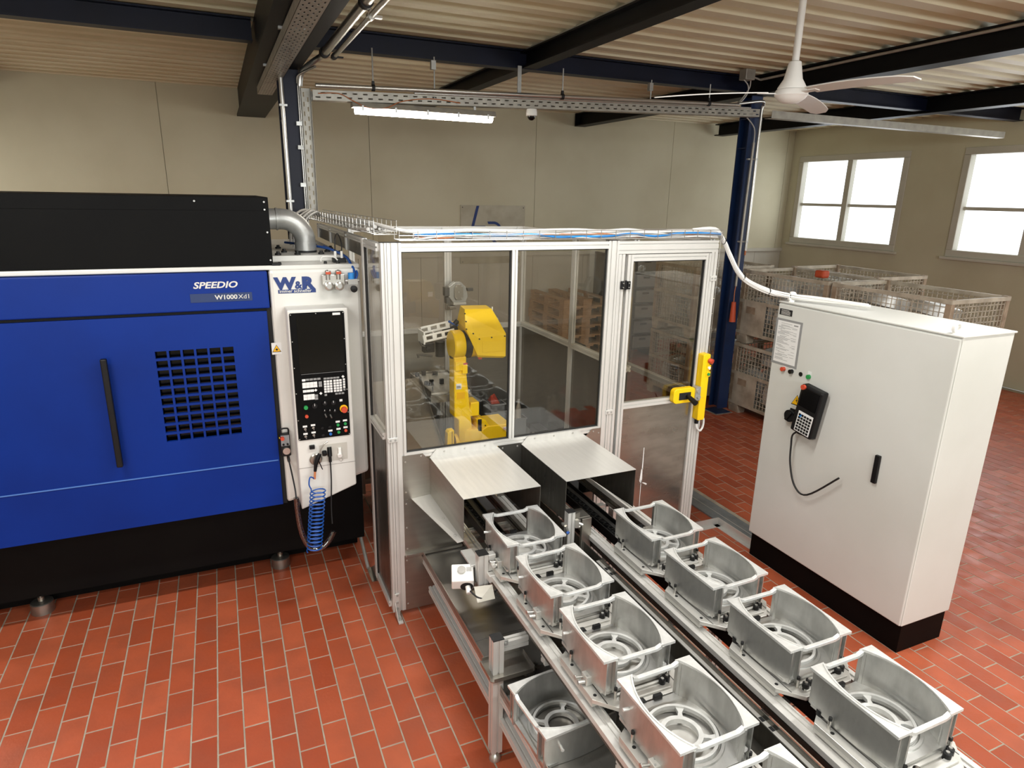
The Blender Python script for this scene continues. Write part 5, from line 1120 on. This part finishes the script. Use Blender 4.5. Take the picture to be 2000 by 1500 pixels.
for k, (x, lab) in enumerate(((2.17, 'clear plastic bottle in the grey bin, beside the mullion'), (2.225, 'clear plastic bottle in the grey bin, away from the mullion'))):
    t = thing('bottle', lab, 'bottle', (x, 4.84, .535))
    MB().lathe([(0, 0), (.022, 0), (.024, .01), (.024, .19), (.02, .22), (.009, .25), (.009, .265), (0, .265)], (x, 4.84, .536), 20).build('body', mat('milky_plastic_%d' % k, 'd9cdbd', .35), t, smooth=40)
    MB().box(x-.016, x+.016, 4.8145, 4.816, .60, .66).build('bottle_label', 'orange' if k == 0 else 'paper', t)
    MB().lathe([(0, .02), (.010, .02), (.011, 0), (0, 0)], (x, 4.84, .801), 14).build('cap', 'fan', t, smooth=40)
bin_(2.02, 4.90, .66, 'grey plastic bin with an orange cloth behind the robot base')
tag(MB().box(1.95, 2.075, 4.80, 5.0, .02, .655).build('bin_stand', 'boxgrey', bevel=.004), 'grey box carrying the bin with the orange cloth', 'box')
hull([(1.975, 4.85, .80), (2.06, 4.85, .79), (1.98, 4.95, .81), (2.06, 4.96, .80), (2.0, 4.88, .85), (2.03, 4.92, .87), (1.99, 4.9, .86)]).build('cloth', 'red', None)
tag(bpy.data.objects['cloth'], 'crumpled orange red cloth in the grey bin behind the robot', 'cloth')
for k, (y, lab) in enumerate(((4.55, 'black weight block with eye bolt on the low cabinet, far one'), (4.30, 'black weight block with eye bolt on the low cabinet, near one'))):
    t = thing('weight_block', lab, 'weight', (2.28, y, .53))
    MB().box(2.24, 2.33, y-.09, y+.09, .53, .66).build('block', 'black', t, bevel=.006)
    MB().lathe([(.011, -.005), (.021, -.005), (.021, .005), (.011, .005)], (2.235, y, .60), 18, 'x', close=True).build('eye_bolt', 'pipe', t, smooth=40)
    MB().cyl((2.24, y, .60), (2.24, y, .575), .005, 8).build('eye_bolt_shank', 'pipe', t)

# ================================================================== CONTROL CABINET
t = thing('control_cabinet', 'tall light grey control cabinet with document pouch and switches', 'cabinet', (3.55, 2.6, 0))
CX, CA, CB = 3.34, 1.99, 3.185
MB().box(CX, CX+.42, CA, CB, .185, 1.865).build('body', 'cab', t, bevel=.008)
MB().box(CX-.012, CX, CA+.004, CB-.004, .19, 1.855).build('door', 'cab', t, bevel=.006)
MB().box(CX+.02, CX+.40, CA+.01, CB-.01, 0, .185).build('plinth', 'black_mat', t)
MB().box(CX-.01, CX+.43, CA-.005, CB+.005, 1.862, 1.872).build('roof', 'cab', t, bevel=.003)
for y in (3.12, 2.05):
    b = MB(); b.lathe([(.017, -.008), (.033, -.008), (.033, .008), (.017, .008)], (CX+.03, y, 1.905), 20, 'y', close=True); b.cyl((CX+.03, y, 1.870), (CX+.03, y, 1.882), .018, 12); b.build('lifting_eye', 'fan', t, smooth=40)
XD = CX-.012
def cpl(nm, y0, y1, z0, z1, d, m): return MB().box(XD-d, XD, y0, y1, z0, z1).build(nm, m, t)
pl = cpl('rating_plate', 3.06, 3.165, 1.785, 1.825, .0015, 'ink')
for k, z in enumerate((1.815, 1.806, 1.798, 1.790)): MB().box(XD-.002, XD-.0015, 3.075 if k else 3.085, 3.15, z, z+.004).build('plate_print', 'silver', pl)
cpl('document_frame', 2.965, 3.19-.008, 1.458, 1.762, .002, 'greyframe')
sh = cpl('document_sheet', 2.982, 3.165, 1.474, 1.748, .003, 'paper')
rp = random.Random(5)
z = 1.733; b = MB()
b.box(XD-.0034, XD-.003, 2.995, 3.03, 1.728, 1.736); 
while z > 1.49:
    y = 3.155-(0 if rp.random() < .5 else .02); w = rp.uniform(.03, .11)
    b.box(XD-.0034, XD-.003, max(2.99, y-w), y, z, z+.0022)
    if rp.random() < .4: b.box(XD-.0034, XD-.003, 3.0, 3.0+rp.uniform(.02, .05), z-.003, z-.001)
    z -= rp.choice((.006, .006, .012))
b.build('printed_lines', 'greyframe', sh)
for y, m, d in ((3.065, 'red', .022), (2.997, 'black', .022), (2.925, 'black', .004), (2.858, 'green', .015)):
    MB().cyl((XD, y, 1.437), (XD-d, y, 1.437), .014, 18).build('push_button', m, t, smooth=40)
    if d > .01: MB().box(XD-.001, XD, y-.013, y+.013, 1.452, 1.472).build('button_label', 'paper', t)
warning(t, XD, 2.926, 1.262, .075, face='x')
b = MB(); b.prism([(2.930, 1.282), (2.917, 1.258), (2.925, 1.258), (2.917, 1.240), (2.935, 1.262), (2.926, 1.262)], 'x', XD-.0026, XD-.002); b.build('warning_symbol', 'ink', t)
MB().box(XD-.006, XD, 2.865, 2.965, 1.11, 1.20).build('switch_plate', 'black', t, bevel=.003)
o = MB().cyl((XD-.006, 2.945, 1.152), (XD-.03, 2.945, 1.152), .040, 28).build('main_switch', 'black', t, smooth=40)
MB().cbox((XD-.036, 2.945, 1.152), (.014, .016, .07), Matrix.Rotation(R(35), 3, 'X')).build('switch_grip', 'black', o, bevel=.003)
MB().box(XD-.001, XD, 2.90, 2.955, 1.205, 1.218).build('switch_label', 'silver', t)
for y in (2.30,):
    MB().box(XD-.02, XD, y-.015, y+.015, .95, 1.12).build('door_handle', 'black', t, bevel=.004)
t = thing('teach_pendant', 'black teach pendant hanging on the control cabinet', 'pendant', (CX-.05, 2.8, 1.05))
T = Matrix.Translation((XD-.05, 2.79, 1.2)) @ Matrix.Rotation(R(8), 4, 'X')
b = MB(T); b.box(-.03, .03, -.09, .075, -.12, .20); b.build('body', 'black', t, bevel=.012)
b = MB(T); b.box(-.033, -.03, -.075, .04, -.105, .03); kp = b.build('keypad', 'paper', t)
b = MB(T)
for r in range(6):
    for c_ in range(5): b.box(-.036, -.033, -.068+c_*.021, -.053+c_*.021, -.098+r*.02, -.085+r*.02)
b.build('keys', 'black', kp)
b = MB(T); b.box(-.036, -.033, .012, .026, -.005, .012); b.build('blue_key', 'cable_blue', kp)
b = MB(T); b.box(-.033, -.03, -.075, .055, .06, .18); b.build('screen', 'black_gloss', t)
b = MB(T); b.cyl((-.03, .05, .185), (-.045, .05, .185), .016, 16); b.build('stop_button', 'red', t, smooth=40)
MB().box(XD-.03, XD, 2.74, 2.86, 1.06, 1.075).build('hanger_shelf', 'black', t)
MB().tube(smoothpath([(XD-.05, 2.83, 1.09), (XD-.055, 2.87, 1.05), (XD-.05, 2.875, .98), (XD-.05, 2.86, .85), (XD-.05, 2.80, .72), (XD-.045, 2.7, .70), (XD-.04, 2.5, .9)], 6), .006, 8).build('cable', 'rubber', t, smooth=60)

# ---- floor duct by the door
t = thing('floor_duct', 'flat grey metal duct strip on the tiles beside the cabinet', 'floor duct', (3.56, 5, 0))
MB().box(3.465, 3.655, 3.20, 5.7, -.004, .012).build('cover', 'floorgrey', t, bevel=.002)
MB().box(3.555, 3.559, 3.20, 5.7, .012, .0135).build('cover_joint', 'alu', t)
t = thing('floor_angle', 'low bent aluminium angle rail standing on the tiles by the cabinet plinth', 'angle rail', (3.4, 3.4, 0))
MB().box(3.44, 3.446, 3.22, 3.62, 0, .06).build('long_side', 'alu', t); MB().box(3.18, 3.446, 3.614, 3.62, 0, .06).build('short_side', 'alu', t)
MB().box(3.40, 3.44, 3.22, 3.614, 0, .004).build('long_foot', 'alu', t); MB().box(3.18, 3.44, 3.575, 3.614, 0, .004).build('short_foot', 'alu', t)

# ================================================================== MESH CRATES WITH CASTINGS
def crate(name, label, group):
    """origin: floor, near the corner next to the column; long side along -Y, short along +X"""
    t = thing(name, label, 'crate', (0, 0, 0), 0, group); W, L_, H_ = .80, 1.20, .86
    for x in (0, W):
        for y in (0, -L_):
            MB().bar((x+(.025 if x == 0 else -.025), y-(.025 if y == 0 else -.025), .08), (x+(.025 if x == 0 else -.025), y-(.025 if y == 0 else -.025), H_), .05, .05, XA, 0, 0).build('corner_post', 'crate_rust', t, local=True)
            b = MB(); xx, yy = (0 if x == 0 else W-.14), (-.16 if y == 0 else -L_); b.prism([(xx+.02, .0), (xx+.12, .0), (xx+.14, .11), (xx, .11)], 'y', yy, yy+.16); b.build('foot', 'crate', t, local=True)
    for z in (.11, .48, .82):
        b = MB(); b.box(-.004, .026, -L_, 0, z, z+.035); b.box(W-.026, W+.004, -L_, 0, z, z+.035); b.box(0, W, -.026, .004, z, z+.035); b.box(0, W, -L_-.004, -L_+.026, z, z+.035); b.build('rim', 'crate', t, local=True)
    MB().box(0, W, -L_, 0, .11, .12).build('floor_sheet', 'crate', t, local=True)
    # solid sheet with a mesh window on the long side
    MB().box(-.002, .002, -.42, -.05, .145, .48).build('side_sheet', 'crate', t, local=True); MB().box(-.002, .002, -L_+.05, -.95, .145, .48).build('side_sheet', 'crate', t, local=True)
    MB().box(-.003, -.002, -.26, -.12, .36, .44).build('embossed_mark', 'crate_rust', t, local=True)
    b = MB(); r = .003
    for x in (.01, W-.01):
        for k in range(1, 24): b.box(x-r, x+r, -k*.05-r, -k*.05+r, .14, .82)
        for k in range(1, 14): b.box(x-r, x+r, -L_, 0, .14+k*.05-r, .14+k*.05+r)
    for y in (-.01, -L_+.01):
        for k in range(1, 16): b.box(k*.05-r, k*.05+r, y-r, y+r, .14, .82)
        for k in range(1, 14): b.box(0, W, y-r, y+r, .14+k*.05-r, .14+k*.05+r)
    b.build('wire_mesh', 'crate', t, local=True)
    return t
gc = 'stacked wire mesh crates'
c0 = crate('mesh_crate', '', gc)
spots = [((5.58, 5.93, 0), 0, 'lower mesh crate of the stack beside the blue column'), ((5.58, 5.93, .87), 0, 'upper mesh crate of the stack beside the blue column'),
         ((6.45, 6.05, 0), 0, 'lower mesh crate of the stack behind the column stack'), ((6.45, 6.05, .87), 0, 'upper mesh crate of the stack behind the column stack'),
         ((5.12, 6.2, 0), R(90), 'lower mesh crate seen through the door pane'), ((5.12, 6.2, .87), R(90), 'upper mesh crate seen through the door pane'),
         ((5.58, 4.68, 0), 0, 'lower mesh crate hidden behind the control cabinet'), ((5.58, 4.68, .87), 0, 'upper mesh crate partly hidden behind the control cabinet')]
cr_obs = [c0]+[copy_tree(c0) for _ in spots[1:]]
for o, (loc, rz, lab) in zip(cr_obs, spots): o.location = loc; o.rotation_euler = (0, 0, rz); o['label'] = lab
# round castings in the crates
pw = thing('wheel_casting', 'shiny round wheel casting lying in a mesh crate', 'casting', (0, 0, 0), 0, 'wheel castings in the mesh crates')
MB().lathe([(.09, -.05), (.15, -.06), (.19, -.05), (.20, .05), (.17, .06), (.16, -.02), (.10, -.02), (.09, .03), (.05, .04), (.045, -.05)], (0, 0, 0), 28, 'x', close=True).build('rim', 'cast_top', pw, smooth=40, local=True)
MB().lathe([(.035, -.03), (.06, -.03), (.06, .05), (.035, .05)], (0, 0, 0), 20, 'x', close=True).build('hub', 'cast_top', pw, smooth=40, local=True)
ws = []
for k_, (loc, rz, lab) in enumerate(spots):
    if k_ in (2, 6): continue
    wl = []
    for j in range(2):
        for k in range(2): wl.append((.13+.34*k, -.24-.42*j+rp.uniform(-.02, .02), .33+rp.uniform(0, .04), 0, rp.uniform(-.25, .25)))
    for j in range(2): wl.append((.38, -.34-.5*j, .70, 1.35, rp.uniform(0, 3)))
    for lx, ly, lz, tilt, a in wl:
        ws.append((loc[0]+(lx if not rz else -ly), loc[1]+(ly if not rz else lx), loc[2]+lz, tilt, a+(R(90) if rz and not tilt else 0), lab))
wobs = [pw]+[copy_tree(pw) for _ in ws[1:]]
for o, (x, y, z, tilt, a, lab) in zip(wobs, ws):
    o.location = (x, y, z); o.rotation_euler = (0, tilt, a)
    o['label'] = ('flat lying' if tilt else 'upright')+' round wheel casting in the '+lab.replace(' mesh', ' '); o['label'] = ' '.join(o['label'].split()); o['group'] = 'wheel castings, '+lab
tag(MB().box(5.80, 5.90, 5.0, 5.12, 1.72, 1.80).build('cloth_bundle', 'orange', bevel=.02), 'orange cloth on top of the crates behind the cables', 'cloth')

# ================================================================== PALLETS AND RACK AT THE BACK
def pallet(name):
    t = thing(name, '', 'pallet', (0, 0, 0), 0, 'pallets stacked upside down')
    W, L_ = .80, 1.20      # W along X, L along Y; runners on top
    for k in range(5):
        x = (0, .19, .3275, .465, .655)[k]; w = (.145, .1, .145, .1, .145)[k]
        MB().box(x, x+w, 0, L_, 0, .022).build('deck_board', 'wood', t, local=True)
    for y in (0, .5275, 1.055): MB().box(0, W, y, y+.145, .022, .044).build('stringer_board', 'wood', t, local=True)
    for x, w in ((0, .1), (.3275, .145), (.70, .1)):
        for y in (0, .5275, 1.055): MB().box(x, x+w, y, y+.145, .044, .122).build('block', 'wood', t, local=True)
        MB().box(x, x+w, 0, L_, .122, .144).build('runner', 'wood', t, local=True)
    return t
p0 = pallet('wooden_pallet')
names = ['lowest', 'second', 'third', 'fourth', 'fifth', 'sixth', 'topmost']
pls = [p0]+[copy_tree(p0) for _ in range(6)]
for k, o in enumerate(pls):
    o.location = (4.58+rp.uniform(-.02, .02), 8.45+rp.uniform(-.02, .02), .147*k); o.rotation_euler = (0, 0, R(rp.uniform(-1.2, 1.2)))
    o['label'] = 'wooden pallet lying upside down, %s of the stack behind the enclosure' % (names[k]+(' from the floor' if 0 < k < 6 else ''))
t = thing('storage_rack', 'dark storage rack of grey boxes seen through the door pane', 'rack', (6.1, 8.7, 0))
for x in (5.42, 5.84, 6.36): MB().box(x-.02, x+.02, 8.50, 9.0, 0, 1.68).build('upright', 'rack', t)
for k in range(7): MB().box(5.42, 6.36, 8.50, 9.0, .16+k*.245, .18+k*.245).build('shelf', 'rack', t)
gb = thing('storage_box', '', 'box', (0, 0, 0), 0, 'grey boxes in the storage rack')
MB().box(0, .36, 0, .42, 0, .19).build('body', 'boxgrey', gb, local=True, bevel=.008)
MB().box(.12, .24, -.004, 0, .13, .16).build('grip_slot', 'dark', gb, local=True); MB().box(.10, .26, -.004, 0, .06, .09).build('card_holder', 'greyframe', gb, local=True)
rows = ['bottom', 'second', 'third', 'fourth', 'fifth', 'top']
gbs = [gb]+[copy_tree(gb) for _ in range(11)]
for k, o in enumerate(gbs):
    r, c_ = divmod(k, 2); o.location = (5.455+c_*.44, 8.52, .181+r*.245)
    o['label'] = 'grey storage box on the %s shelf of the dark rack, %s' % (rows[r], 'pallet side' if c_ == 0 else 'crate side')
tag(MB().box(4.25, 4.48, 7.55, 7.95, 0, .55).build('black_case', 'black', bevel=.02), 'black case standing below the storage rack', 'case')
tag(MB().lathe([(0, 0), (.07, 0), (.07, .12), (0, .12)], (3.35, 4.35, .0), 20).build('blue_tub', 'cable_blue', smooth=40), 'small blue tub on the floor behind the door', 'tub')
